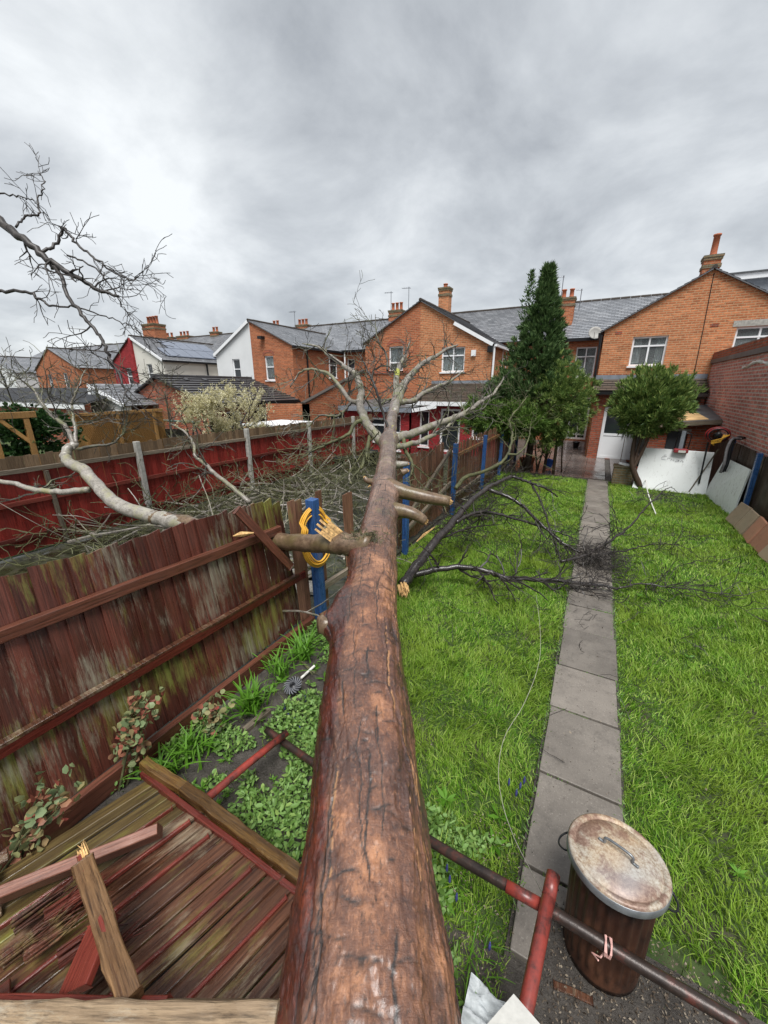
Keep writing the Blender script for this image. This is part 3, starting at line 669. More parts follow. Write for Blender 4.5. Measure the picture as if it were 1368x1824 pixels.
chimney(h2, -8.2, 22.0, 5.9, 7.75, .56, .5, 1, 'brick_pale', pot_h=.2); chimney(h2, -13.6, RY, 6.8, 7.85, 1.0, .7, 3, pot_h=.5)
aerial(h2, -14.3, 27.4, 7.8, 1.4); aerial(h2, -13.0, 27.6, 7.8, 1.6); aerial(h2, -9.6, 26.8, 7.2, .6, .25)
MB().box2((-4.62, GY - .2, 4.15), (-4.4, GY - .01, 4.4)).obj('alarm_box', 'plastic_black', h2); MB().box2((-5.35, GY - .1, 4.02), (-5.15, GY - .01, 4.27)).obj('vent_cowl', 'upvc', h2)
sk = MB(); q0 = Vector((-11.9, 24.6, 5.98)); sk.add([q0 + Vector((0, 0, .12)), q0 + Vector((.75, 0, .12)), q0 + Vector((.75, .8, .55)), q0 + Vector((0, .8, .55)), q0, q0 + Vector((.75, 0, 0)), q0 + Vector((.75, .8, .43)), q0 + Vector((0, .8, .43))], [(0, 1, 2, 3), (0, 4, 5, 1), (1, 5, 6, 2), (3, 2, 6, 7), (0, 3, 7, 4)]); sk.obj('roof_light', 'upvc', h2)
# red ground floor: two volumes
wall('ground_floor_wall', fY(16.0), [(-7.3, -.1), (-3.55, -.1), (-3.55, 2.08), (-7.3, 2.08)], [(-6.9, -6.45, .2, 1.75), (-5.95, -5.05, .02, 1.85), (-4.55, -3.8, .7, 1.75)], 'brick_red_paint', h2)
window(h2, fY(16.0), (-6.9, -6.45, .2, 1.75), (), (), rec=.05); window(h2, fY(16.0), (-5.95, -5.05, .02, 1.85), (), (), frame=.09, name='door', sill=False); window(h2, fY(16.0), (-4.55, -3.8, .7, 1.75), (.5,), ())
wall('ground_floor_wall', fX(-3.55), [(16.03, -.1), (GY, -.1), (GY, 2.6), (16.03, 2.08)], [], 'brick_red_paint', h2)
roof('lean_to_roof', (-7.45, 15.75, 2.1), (-3.4, 15.75, 2.1), (-7.1, GY, 2.85), (-3.4, GY, 2.85), 'tile_brown', h2, .17); MB().box2((-7.45, 15.68, 1.98), (-3.38, 15.74, 2.14)).obj('fascia', 'upvc', h2)
MB().box2((-7.2, GY - .03, 2.88), (-3.4, GY - .004, 3.0)).obj('lead_flashing', 'lead', h2)
wall('ground_floor_wall', fY(15.0), [(-10.2, -.1), (-6.95, -.1), (-6.95, 1.78), (-10.2, 1.78)], [(-9.6, -8.1, .42, 1.45), (-7.75, -7.35, .1, 1.6)], 'brick_red_paint', h2)
wall('ground_floor_wall', fX(-6.95), [(15.03, -.1), (16, -.1), (16, 1.78), (15.03, 1.78)], [], 'brick_red_paint', h2)
window(h2, fY(15.0), (-9.6, -8.1, .42, 1.45), (.5,), (.7,), frame=.08); window(h2, fY(15.0), (-7.75, -7.35, .1, 1.6), (), (.5,), frame=.06)
fr = MB(); fr.add([(-10.35, 14.85, 1.8), (-6.8, 14.85, 1.8), (-6.8, GY, 2.05), (-10.35, GY, 2.05), (-10.35, 14.85, 1.9), (-6.8, 14.85, 1.9), (-6.8, GY, 2.15), (-10.35, GY, 2.15)], [(0, 3, 2, 1), (4, 5, 6, 7), (0, 1, 5, 4), (1, 2, 6, 5), (2, 3, 7, 6), (3, 0, 4, 7)]); fr.obj('flat_roof', 'felt', h2)
MB().box2((-10.4, 14.8, 1.72), (-6.78, 14.845, 1.92)).obj('fascia', 'lead', h2); MB().beam((-6.76, 14.85, 1.8), (-6.0, 15.6, 1.95), .03, .14).obj('fascia', 'upvc', h2)
wall('lean_to_wall', fX(-10.9), [(13.2, -.1), (GY, -.1), (GY, 3.5), (13.2, 2.06)], [(14.9, 16.2, 1.14, 1.52)], 'brick_orange', h2)
window(h2, fX(-10.9), (14.9, 16.2, 1.14, 1.52), (.5,), (), rec=.03); wall('lean_to_wall', fY(13.2), [(-13.2, -.1), (-10.9, -.1), (-10.9, 2.04), (-13.2, 2.0)], [], 'brick_orange', h2)
MB().beam((-10.98, 13.1, 2.08), (-10.98, GY, 3.54), .26, .06).obj('coping', 'tile_brown', h2); MB().box2((-10.6, GY - .06, 3.36), (-8.0, GY - .004, 3.48)).obj('string_course', 'brick_deep', h2)
# ---- brick and white pair
h3 = thing('terraced_house', 'house with one half white render and the other orange brick under one gable', 'house', (-18.7, GY, 0))
W3 = [(-17.78, -17.08, 3.1, 4.45), (-20.5, -19.85, 3.2, 4.36)]
block(h3, -18.75, 6.38, -21.9, 4.7, -15.62, 4.95, -24.7, -13.4, wall_l='render_white', wall_r='brick_orange', holes=W3, mholes=[(-15.3, -14.7, 3.3, 4.5)])
window(h3, fY(GY), W3[0], (), (.55,), arch=.16, curtain=[(0, 1, .55, 1)]); window(h3, fY(GY), W3[1], (), (.5,)); window(h3, fY(MY), (-15.3, -14.7, 3.3, 4.5), (), (.5,))
window(h3, fX(-15.6), (21.4, 22.2, 3.3, 4.55), (), (.6,), rec=-.02)
MB().tube([(-15.55, 19.2, 4.85), (-15.55, 19.2, 1.6)], .05, 8).obj('downpipe', 'gutter_black', h3); gutter(h3, (-15.45, GY - .1, 4.86), (-15.45, MY, 4.86)); gutter(h3, (-15.4, MY - .3, 4.93), (-10.9, MY - .3, 4.93)); MB().tube([(-15.3, MY - .25, 4.9), (-15.3, MY - .25, 2.8)], .05, 8).obj('downpipe', 'upvc', h3)
MB().beam((-21.98, GY - .12, 4.62), (-18.78, GY - .12, 6.34), .04, .16).obj('barge_board', 'upvc', h3)
MB().box2((-17.9, GY - .3, 5.35), (-17.6, GY - .01, 5.5)).obj('flood_light', 'plastic_black', h3)
chimney(h3, -25.0, RY, 6.8, 7.6, .8, .6, 2); chimney(h3, -22.1, RY, 6.8, 7.5, 1.1, .6, 3); aerial(h3, -22.6, 26.6, 7.2, 1.3)
# its long single-storey extension with the dark tiled roof
EX0, EX1, ER, EY = -22.4, -15.6, -19.0, 12.0
wall('extension_wall', fY(EY), [(EX0, -.05), (EX1, -.05), (EX1, 2.0), (ER, 3.12), (EX0, 1.75)], [], 'brick_deep', h3); wall('extension_wall', fX(EX1), [(EY + .03, -.05), (GY, -.05), (GY, 2.0), (EY + .03, 2.0)], [(13.0, 13.9, .9, 1.6), (14.6, 15.6, .2, 1.7), (16.0, 17.0, 1.3, 1.75)], 'brick_deep', h3)
for wr in ((13.0, 13.9, .9, 1.6), (14.6, 15.6, .2, 1.7), (16.0, 17.0, 1.3, 1.75)): window(h3, fX(EX1), wr, (.5,), (), rec=.04)
roof('extension_roof', (EX1 + .25, EY - .15, 1.95), (EX1 + .25, GY, 1.95), (ER, EY - .15, 3.16), (ER, GY, 3.16), 'tile_dark', h3, .34, .05, .05); roof('extension_roof', (EX0 - .2, EY - .15, 1.7), (EX0 - .2, GY, 1.7), (ER, EY - .15, 3.16), (ER, GY, 3.16), 'tile_dark', h3, .34, .05, .05)
gutter(h3, (EX1 + .3, EY - .1, 1.92), (EX1 + .3, GY, 1.92)); ridge_line(h3, (ER, EY - .15, 3.24), (ER, GY, 3.24), 'tile_dark')
for ry in (13.2, 14.3, 15.4, 16.5): MB().box((ER + .5, ry, 3.06), (.3, .22, .12), Matrix.Rotation(R(20), 3, 'Y')).obj('roof_vent', 'tile_dark', h3)
# ---- white house with solar panels
h4 = thing('terraced_house', 'white rendered house with solar panels and one red gable half, left of the brick gables', 'house', (-30.7, GY, 0))
W4 = [(-29.4, -28.75, 3.05, 4.3), (-32.1, -31.4, 2.9, 4.1)]
block(h4, -30.74, 6.2, -33.7, 4.5, -27.4, 4.55, -37.0, -24.7, rmat='slate_old', wall_l='brick_red_paint', wall_r='render_cream', side='render_cream', holes=W4, mwall='render_cream')
for r_ in W4: window(h4, fY(GY), r_, (), (.5,))
MB().beam((-27.3, GY - .12, 4.5), (-30.72, GY - .12, 6.16), .04, .16).obj('barge_board', 'upvc', h4); gutter(h4, (-27.2, GY - .1, 4.45), (-27.2, MY, 4.45)); MB().tube([(-27.33, 21.5, 4.45), (-27.33, 21.5, 2.9)], .06, 6).obj('downpipe', 'gutter_black', h4)
MB().box2((-30.85, GY - .15, 3), (-30.6, GY - .01, 6.1)).obj('party_pilaster', 'brick_red_paint', h4)
sr4 = (6.2 - 4.55) / (30.74 - 27.4)
for r_ in range(2):
    for c_ in range(5):
        if r_ == 1 and c_ == 0: continue
        xA = -27.75 - r_ * 1.25; y_ = 18.7 + c_ * 1.02
        pts = [(xA, y_), (xA, y_ + .98), (xA - 1.18, y_ + .98), (xA - 1.18, y_)]
        mb = MB(); z_ = lambda x: 4.55 + (-27.4 - x) * sr4 + .16
        mb.add([(x, y, z_(x)) for x, y in pts] + [(x, y, z_(x) - .06) for x, y in pts], [(0, 1, 2, 3), (7, 6, 5, 4), (0, 4, 5, 1), (1, 5, 6, 2), (2, 6, 7, 3), (3, 7, 4, 0)]); mb.obj('solar_panel', 'solar_glass', h4)
chimney(h4, -33.2, 21.5, 5.6, 7.6, 1.6, 1.0, 4, pot_h=.6); chimney(h4, -37, RY, 6.8, 7.5, 1.6, .7, 3); chimney(h4, -32.5, RY, 6.8, 7.6, .9, .6, 2)
# ---- further houses along the row
h5 = thing('terraced_house', 'far orange brick house with two narrow upstairs windows, left of the red gable', 'house', (-43, GY, 0))
W5 = [(-44.6, -43.9, 2.5, 3.8), (-41.8, -41.05, 2.6, 3.9)]
block(h5, -43.3, 5.95, -46.6, 4.2, -39.2, 4.3, -50, -37.0, holes=W5)
for r_ in W5: window(h5, fY(GY), r_, (), (.5,))
chimney(h5, -39.6, RY, 6.8, 7.5, 2.0, .7, 3); chimney(h5, -46, RY, 6.8, 7.6, 1.0, .7, 2)
wall('extension_wall', fY(12.5), [(-33, -.05), (-24.5, -.05), (-24.5, 1.6), (-33, 1.6)], [], 'brick_orange', h5)
h6 = thing('terraced_house', 'white house at the left end of the row, mostly behind twigs', 'house', (-56, GY, 0))
block(h6, -55.5, 5.7, -59.5, 4.1, -51.4, 4.1, -66, -50, wall_l='render_white', side='render_white', holes=[(-54.4, -53.6, 2.6, 3.8)], mwall='render_white')
window(h6, fY(GY), (-54.4, -53.6, 2.6, 3.8), (), (.5,))
# low outbuildings between the houses and the red fence
o1 = thing('outbuilding', 'white gabled outbuilding with a grey tiled roof, left of the brick extension', 'outbuilding', (-24.5, 11, 0))
A_, B_ = aty(161, 686, 10.5), aty(217, 719, 10.5)
wall('wall', fY(10.5), [(A_.x - .4, -.05), (B_.x + .3, -.05), (B_.x + .3, B_.z - .12), (A_.x, A_.z), (A_.x - .4, A_.z - .2)], [], 'render_white', o1)
roof('roof', (B_.x + .4, 10.4, B_.z - .12), (B_.x + .4, 15, B_.z - .12), (A_.x, 10.4, A_.z + .03), (A_.x, 15, A_.z + .03), 'slate_old', o1)
MB().beam((A_.x, 10.36, A_.z), (B_.x + .4, 10.36, B_.z - .1), .04, .16).obj('barge_board', 'upvc', o1)
o2 = thing('outbuilding', 'low brick outbuilding with black tiled roof and white fascia at the left edge', 'outbuilding', (-26, 8.5, 0))
A_, B_ = aty(-60, 692, 12), aty(120, 690, 12); D_, E_ = aty(-60, 730, 9), aty(150, 722, 9)
wall('wall', fY(9.1), [(D_.x - 6, -.05), (E_.x - .2, -.05), (E_.x - .2, E_.z), (D_.x - 6, D_.z)], [(E_.x - 4.6, E_.x - 2.2, .9, 1.35)], 'brick_deep', o2)
window(o2, fY(9.1), (E_.x - 4.6, E_.x - 2.2, .9, 1.35), (.5,), (), rec=.03)
roof('roof', (D_.x - 6, 9, E_.z), (E_.x, 9, E_.z), (A_.x - 6, 12, 2.62), (E_.x - 1.6, 12, 2.62), 'slate_old', o2, .3, .05, .04); MB().box2((D_.x - 6, 8.93, E_.z - .18), (E_.x, 8.99, E_.z)).obj('fascia', 'upvc', o2)
# ---- brick side extension on the right and the coal shed
ex = thing('side_extension', 'tall windowless red brick extension with a stepped coping at the right edge', 'extension', (4.5, 16, 0))
WX = 3.2
wall('wall', fXn(WX), [(9.6, -.05), (GY, -.05), (GY, 3.66), (9.6, 3.5)], [], 'brick_extension', ex)
wall('wall', fY(9.6), [(WX + .03, -.05), (8, -.05), (8, 3.5), (WX + .03, 3.5)], [], 'brick_extension', ex)
MB().box2((WX - .035, 9.5, 3.62), (WX + .3, GY - .02, 3.84)).obj('coping', 'brick_deep', ex); MB().box2((WX - .06, 9.45, 3.49), (WX + .3, GY - .02, 3.618)).obj('coping_course', 'felt', ex)
MB().tube([(WX - .008, y, 3.26 + .05 * math.sin(y * 3)) for y in np.linspace(11.8, 14.2, 24)], .035, 5, wob=.5).obj('mortar_smear', 'tile_white', ex)
sd = thing('coal_shed', 'low brick shed with plywood roof patch and grey door, under the brick extension', 'shed', (2.5, 15.1, 0))
wall('wall', fY(15.0), [(1.35, -.05), (WX - .02, -.05), (WX - .02, 1.70), (1.35, 1.5)], [(1.98, 2.5, .1, 1.42)], 'brick_deep', sd)
MB().box2((2.0, 15.06, .1), (2.48, 15.1, 1.42)).obj('door', 'grey_door', sd); MB().box2((1.94, 14.985, 1.425), (2.56, 15.05, 1.49)).obj('lintel', 'concrete', sd)
def slabq(q, th): return [Vector(x) for x in q] + [Vector(x) - Vector((0, 0, th)) for x in q], [(0, 1, 2, 3), (7, 6, 5, 4), (0, 4, 5, 1), (1, 5, 6, 2), (2, 6, 7, 3), (3, 7, 4, 0)]
mb = MB(); mb.add(*slabq([(1.2, 14.85, 1.60), (WX - .01, 14.85, 1.82), (WX - .01, 17.3, 2.15), (1.2, 17.3, 1.95)], .09)); mb.obj('roof', 'felt', sd)
mb = MB(); mb.add(*slabq([(1.5, 14.95, 1.66), (2.9, 14.95, 1.815), (2.7, 16.3, 1.985), (1.7, 16.5, 1.89)], .018)); mb.obj('plywood_sheet', 'plywood', sd)
MB().beam((1.15, 14.82, 1.53), (WX - .01, 14.82, 1.75), .05, .12).obj('fascia', 'timber_grey', sd)
mb = MB()
for i in range(4): mb.box((2.6 + i * .06, 16.6 - i * .1, 2.2 + i * .09), (.34, .3, .085), Matrix.Rotation(R(8 * i), 3, 'Z'))
mb.obj('tile_stack', 'tile_dark', sd)
pw = thing('garden_wall', 'short mossy brick wall stub beside the path with clutter on top', 'wall', (.85, 13.2, 0))
wall('wall', fY(13.0), [(.62, -.05), (1.12, -.05), (1.12, .52), (.62, .5)], [], 'brick_mossy', pw, .35); MB().box2((.60, 12.98, .5), (1.14, 13.37, .54)).obj('capping', 'brick_mossy', pw)

# ------------------------------------------------------------------ fences
def board_mesh(wd, ht, mat, slant=0, taper=True, mat2=None, split=None, warp=0, th=.018):
    """feather-edged board: local x = width, z = length, thin edge one side"""
    zs = [0, ht * .5, ht] if split is None else [0, split, ht]
    V = []
    for i, z in enumerate(zs):
        top = i == len(zs) - 1; b_ = warp * math.sin(math.pi * z / ht)
        for x, d in ((-wd / 2, .35 if taper else 1), (wd / 2, 1)):
            zz_ = z + (slant * x / wd if top else 0)
            V += [(x, -th * d / 2 + b_, zz_), (x, th * d / 2 + b_, zz_)]
    F = [(0, 1, 3, 2)]
    for i in range(len(zs) - 1):
        k = i * 4; F += [(k, k + 2, k + 6, k + 4), (k + 3, k + 1, k + 5, k + 7), (k + 1, k, k + 4, k + 5), (k + 2, k + 3, k + 7, k + 6)]
    k = (len(zs) - 1) * 4; F.append((k, k + 2, k + 3, k + 1))
    me = bpy.data.meshes.new('board'); me.from_pydata(V, [], F); me.materials.append(M[mat])
    if mat2:
        me.materials.append(M[mat2])
        for p_ in me.polygons:
            if p_.center.z > split * 1.001: p_.material_index = 1
    me.update(); return me
def frame_mat(o_, xd, zd):
    x = Vector(xd).normalized(); z = Vector(zd).normalized(); y = z.cross(x).normalized(); x = y.cross(z)
    return Matrix.Translation(Vector(o_)) @ Matrix((x, y, z)).transposed().to_4x4()
def rail(parent, a, b_, w_, h, mat, name='rail', up=(0, 0, 1), bevel=.004, rough=0):
    """timber with its own axes: local X along its length so the grain follows it"""
    a, b_ = Vector(a), Vector(b_); x = (b_ - a).normalized(); y = Vector(up).cross(x).normalized(); z = x.cross(y)
    W = Matrix.Translation((a + b_) / 2) @ Matrix((x, y, z)).transposed().to_4x4()
    L = (b_ - a).length; n = max(2, int(L / (.07 if rough else .25))); mb = MB(); V = []
    for i in range(n + 1):
        q = -L / 2 + L * i / n; j = random.uniform(-.003, .003); k_ = random.uniform(-.003, .003)
        e = [random.gauss(0, rough) for _ in range(8)] if rough else [0] * 8
        V += [(q, -w_ / 2 + j + e[0], -h / 2 + k_ + e[1]), (q, w_ / 2 + j + e[2], -h / 2 + k_ + e[3]), (q, w_ / 2 + j + e[4], h / 2 + k_ + e[5]), (q, -w_ / 2 + j + e[6], h / 2 + k_ + e[7])]
    F = [(0, 1, 2, 3)] + [(4 * i + c, 4 * i + (c + 1) % 4, 4 * i + 4 + (c + 1) % 4, 4 * i + 4 + c) for i in range(n) for c in range(4)] + [(4 * n + 3, 4 * n + 2, 4 * n + 1, 4 * n)]
    mb.v = V; mb.f = F; o = inst(name, mb.mesh(name, mat), W, parent)
    md = o.modifiers.new('b', 'BEVEL'); md.width = bevel; md.segments = 1; md.limit_method = 'ANGLE'
    return o
# neighbour's far boundary: red boards, concrete posts
rf = thing('board_fence', 'long red painted board fence with concrete posts beyond the debris', 'fence', (-8.3, 6, 0))
RX = -8.3; variants = [board_mesh(.115, 1.62 + d_, 'wood_red', s_, True, 'wood_top', 1.40, w_) for d_, s_, w_ in ((0, .006, .002), (-.012, -.01, -.003), (.01, .0, .004))]
y = -1.0; rp = [1.75, 4.55, 7.45, 10.05, 12.7]
while y < 14.3:
    inst('board', random.choice(variants), frame_mat((RX - .02, y, 0.02 + random.uniform(-.008, .008)), (0, 1, random.uniform(-.006, .006)), (0, random.uniform(-.008, .008), 1)) @ Matrix.Rotation(R(8), 4, 'Z'), rf); y += .105
ys_ = [-1.0] + rp + [14.3]
for a, b_ in zip(ys_[:-1], ys_[1:]):
    for z_, m_ in ((.28, 'wood_red_rail'), (.88, 'wood_red_rail'), (1.40, 'timber_grey' if a > 1 else 'wood_red_rail')): rail(rf, (RX + .03, a + .04, z_ + random.uniform(-.01, .01)), (RX + .03, b_ - .04, z_ + random.uniform(-.015, .015)), .055, .075, m_)
for p_ in rp:
    mb = MB().box((RX + .055, p_, .8), (.11, .10, 1.72)); o = mb.obj('post', 'concrete', rf, bevel=.012)
rail(rf, (RX + .03, 3.0, .02), (RX + .06, 2.95, 1.35), .07, .06, 'timber_grey', 'post', up=(0, 1, 0))
# leaning panel on the left
lp = thing('fence_panel', 'leaning dark red fence panel streaked with green algae, left of the trunk', 'fence panel', (-2.7, 1.3, 0))
def PB(s): return Vector((-2.71, -.75 + 3.72 * s, .13))
def PT(s): return Vector((-3.22 + .38 * s, -.55 + 3.45 * s, 1.60 + .02 * s))
NB = 34
bmv = [board_mesh(.122, 1.0, 'wood_panel', s_, True, None, None, w_, .02) for s_, w_ in ((.006, .004), (-.008, -.003), (.012, .006))]
for i in range(NB):
    s_ = (i + .5) / NB; a, b_ = PB(s_), PT(s_); d_ = b_ - a; j = random.uniform(-.012, .012)
    if i == NB - 1: d_ *= .97
    W = frame_mat(a, (PB(1) - PB(0)), d_) @ Matrix.Rotation(R(12), 4, 'Z') @ Matrix.Scale(d_.length * 1.0 + j, 4, (0, 0, 1)); inst('board', random.choice(bmv), W, lp)
nx = Vector((1, 0, .16)).normalized()
def on_panel(s_, t_, off): return PB(s_).lerp(PT(s_), t_) + nx * off
rail(lp, on_panel(0, .79, .04), on_panel(.97, .775, .04), .055, .085, 'wood_panel_rail'); rail(lp, on_panel(0, .37, .045), on_panel(1.03, .365, .045), .06, .085, 'timber_red')
rail(lp, Vector((-2.64, -.75, .10)), Vector((-2.62, 3.05, .07)), .06, .16, 'wood_panel_rail', 'gravel_board')
mossy = rail(lp, on_panel(0, .395, .06), on_panel(1.0, .39, .06), .05, .03, 'wood_fallen', 'rail_moss')
bt = tag(rail(None, atx(422, 908, -2.74), atx(518, 1010, -2.60), .085, .03, 'wood_panel_rail', 'broken_batten', up=(1, 0, 0)), 'broken batten hanging diagonally across the corner of the leaning panel', 'batten')
# boundary with blue posts
bf = thing('board_fence', 'broken brown board fence with blue posts under the fallen trunk', 'fence', (-2.65, 8, 0))
BX = -2.66; PY = [3.16, 5.49, 7.93, 10.42, 12.55]
for i, y_ in enumerate(PY):
    tilt = (0, 0, 1) if i else (.0, -.03, 1)
    h_ = 1.58 if i < 3 else 1.5; sz = .105 if i == 0 else .09
    me = MB().box((0, 0, h_ / 2), (sz, sz, h_)).mesh('post', 'blue_paint')
    o = inst('post', me, frame_mat((BX + .09, y_, 0), (1, 0, 0), tilt), bf); md = o.modifiers.new('b', 'BEVEL'); md.width = .006; md.segments = 2
for y_ in (13.9, 15.2): inst('post', me, frame_mat((BX + .09, y_, 0), (1, 0, 0), (0, 0, 1)), bf)
bfm = [board_mesh(.105, 1.5 + d_, 'wood_mid', s_, True, None, None, w_) for d_, s_, w_ in ((0, .008, .003), (-.03, -.012, -.004), (.02, .0, .006))]
for (y_, h_, ti) in ((2.98, 1, -.02), (3.06, 1, .0), (3.30, .96, .015), (3.40, 1.0, .01), (3.95, .9, .0), (4.03, .92, .02), (4.4, .55, .05), (4.75, .5, -.04), (5.1, .7, .03), (5.3, .8, 0)):
    inst('board', random.choice(bfm), frame_mat((BX - .02, y_, .06), (0, 1, 0), (-.03, ti, 1)) @ Matrix.Scale(h_, 4, (0, 0, 1)), bf)
y = 5.62
while y < 15.6:
    b2 = y < 7.85; tl = (.05 if b2 else 0) + random.uniform(-.006, .006)
    inst('board', random.choice(bfm), frame_mat((BX - .025 - (.06 if b2 else 0), y, .05 + random.uniform(-.03, .02)), (0, 1, 0), (-.05 if b2 else random.uniform(-.01, .01), tl, 1)) @ Matrix.Rotation(R(8), 4, 'Z') @ Matrix.Scale(1.02 if b2 else 1.0, 4, (0, 0, 1)), bf); y += random.uniform(.092, .102)
rail(bf, (BX + .03, 3.2, .42), (BX + .02, 4.6, .36), .05, .08, 'timber_grey'); rail(bf, (BX + .03, 3.2, 1.0), (BX - .0, 3.7, .98), .05, .08, 'wood_panel_rail')
rail(bf, (BX + .0, 5.7, .55), (BX - .02, 7.9, 1.42), .05, .08, 'timber_grey'); rail(bf, (BX + .02, 5.6, .35), (BX + .02, 7.9, .72), .05, .08, 'timber_grey')
for a, b_ in zip(PY[2:], PY[3:] + [15.4]):
    for z_ in (.35, 1.28): rail(bf, (BX + .03, a, z_), (BX + .03, b_, z_ + .02), .05, .08, 'timber_bare' if z_ > 1 else 'timber_grey')
# right boundary
gf = thing('board_fence', 'dark brown close-board fence at the right edge of the lawn', 'fence', (3.1, 11, 0))
gfm = [board_mesh(.10, 1.36 + d_, 'wood_fence_right', s_) for d_, s_ in ((0, .006), (-.02, -.01), (.015, 0))]
y = 6.6
while y < 15: inst('board', random.choice(gfm), frame_mat((3.12, y, .02), (0, -1, 0), (random.uniform(-.01, .01), 0, 1)) @ Matrix.Rotation(R(9), 4, 'Z'), gf); y += .088
for y_, tl in ((10.6, -.02), (12.9, .04)):
    me = MB().box((0, 0, .72), (.085, .085, 1.5)).mesh('post', 'blue_paint'); inst('post', me, frame_mat((3.04, y_, -.03), (1, 0, 0), (tl, -.04, 1)), gf)
for k, (y_, mt) in enumerate(((10.55, 'slab_buff'), (10.0, 'slab_buff'), (9.5, 'slab_pink'), (9.0, 'slab_pink'), (8.45, 'slab_buff'))):
    W = Matrix.Translation((2.86 - .0 * y_, y_ - .35, .20)) @ Matrix.Rotation(R(random.uniform(-6, 6)), 4, 'Z') @ Matrix.Rotation(R(24 + random.uniform(-3, 3)), 4, 'Y')
    me = MB().box((0, 0, 0), (.05, .47, .46)).mesh('paving_slab', mt); o = inst('paving_slab', me, W); md = o.modifiers.new('b', 'BEVEL'); md.width = .008
    tag(o, ['buff paving slab leaning on the right fence, nearest the blue post', 'second leaning slab from the blue post, greyish buff', 'pinkish leaning slab in the middle of the row by the right fence', 'pinkish leaning slab, fourth from the blue post', 'leaning slab cut by the right edge of the picture'][k], 'paving slab', 'slabs leaning on the right fence')
# white boards
q = [(1.14, 12.78, -.02), (2.80, 12.72, -.02), (2.84, 13.12, 1.06), (1.26, 13.16, 1.08)]
mb = MB(); mb.add([Vector(x) for x in q] + [Vector(x) + Vector((0, .03, .01)) for x in q], [(0, 1, 2, 3), (7, 6, 5, 4), (0, 4, 5, 1), (1, 5, 6, 2), (2, 6, 7, 3), (3, 7, 4, 0)])
wb = tag(mb.obj('white_board', 'white_board', None, origin=(2, 12.9, 0)), 'wide white board with faded lettering standing across the shed front', 'board')
# faded hand lettering on the board, as in the photograph (only partly legible there)
nb = (Vector(q[3]) - Vector(q[0])).normalized(); xb = (Vector(q[1]) - Vector(q[0])).normalized(); zb = xb.cross(nb)
o_w = Vector((1.62, 12.78, 0)) + nb * .86 + zb * .006
strokes = [[(.12, .10), (.02, .10), (.0, .05), (.08, .05), (.0, .05), (.01, -.01), (.12, -.02)], [(.15, -.01), (.16, .05), (.22, .05)], [(.24, -.03), (.26, .03), (.29, -.01), (.32, .02), (.33, -.04)], [(.44, .01), (.38, .01), (.37, -.05), (.43, -.05), (.45, .01), (.46, -.05)], [(.49, -.06), (.50, .0), (.55, -.01), (.56, -.07)], [(.04, .14), (.10, .16)]]
lt = MB()
for s_ in strokes: lt.tube([o_w + xb * a_ * .9 + nb * b_ * .8 for a_, b_ in s_], .005, 4)
lt.obj('lettering', 'plastic_grey', wb)
q = [tuple(atz(1253, 880, -.02)), tuple(atz(1302, 921, -.02)), tuple(atx(1336, 836, 3.0)), tuple(atx(1292, 815, 2.98))]
mb = MB(); mb.add([Vector(x) for x in q] + [Vector(x) + Vector((.03, 0, -.01)) for x in q], [(0, 1, 2, 3), (7, 6, 5, 4), (0, 4, 5, 1), (1, 5, 6, 2), (2, 6, 7, 3), (3, 7, 4, 0)])
tag(mb.obj('white_board', 'white_board_dirty', None, origin=(2.9, 11.6, 0)), 'mud-streaked white board leaning against the right fence', 'board')

# ------------------------------------------------------------------ the fallen tree
def catmull(pts, rad, n=6):
    pts = [Vector(p) for p in pts]; out, ro = [], []
    P_ = [pts[0] * 2 - pts[1]] + pts + [pts[-1] * 2 - pts[-2]]
    for i in range(len(pts) - 1):
        a, b_, c, d = P_[i:i + 4]
        for k_ in range(n):
            t = k_ / n
            out.append(.5 * ((2 * b_) + (c - a) * t + (2 * a - 5 * b_ + 4 * c - d) * t * t + (3 * b_ - a - 3 * c + d) * t ** 3)); ro.append(rad[i] + (rad[i + 1] - rad[i]) * t)
    out.append(pts[-1]); ro.append(rad[-1]); return out, ro
ft = thing('fallen_tree', 'huge fallen tree trunk with wet brown bark lying across fence and garden', 'tree', (-.4, .5, 0))
TC = [Vector(p) for p in ((-.38, .58, .72), (-.61, .97, .82), (-.95, 1.52, .96), (-1.25, 2.05, 1.09), (-1.57, 2.70, 1.23), (-2.0, 3.64, 1.45), (-2.58, 4.85, 1.73), (-3.43, 6.61, 2.12), (-4.1, 8.1, 2.45), (-4.66, 9.37, 2.74))]
TR = [.30, .268, .25, .226, .198, .155, .122, .096, .088, .084]
d0 = (TC[1] - TC[0]).normalized(); TC = [TC[0] - d0 * 2.4, TC[0] - d0 * 1.2] + TC; TR = [.36, .32] + TR
cp, cr_ = catmull(TC, TR, 24)
cl = [0]
for a, b_ in zip(cp[:-1], cp[1:]): cl.append(cl[-1] + (b_ - a).length)
TL = cl[-1]; NS, NT = 1100, 300
u_ = np.linspace(0, 1, NS); ss = np.where(u_ < .72, u_ / .72 * 6.2, 6.2 + (u_ - .72) / .28 * (TL - 6.2))
cpn = np.array([tuple(p) for p in cp]); cln = np.array(cl)
PX = np.stack([np.interp(ss, cln, cpn[:, i]) for i in range(3)], 1); RR = np.interp(ss, cln, np.array(cr_))
T = np.gradient(PX, axis=0); T /= np.linalg.norm(T, axis=1)[:, None]
SIDE = np.cross(T, np.array([0, 0, 1.0])); SIDE /= np.linalg.norm(SIDE, axis=1)[:, None]; UP = np.cross(SIDE, T)
th = np.linspace(0, 2 * np.pi, NT, endpoint=False)          # theta 0 = top, positive towards the right-hand side
SG, TG = np.meshgrid(ss, th, indexing='ij')
arc = TG * .25
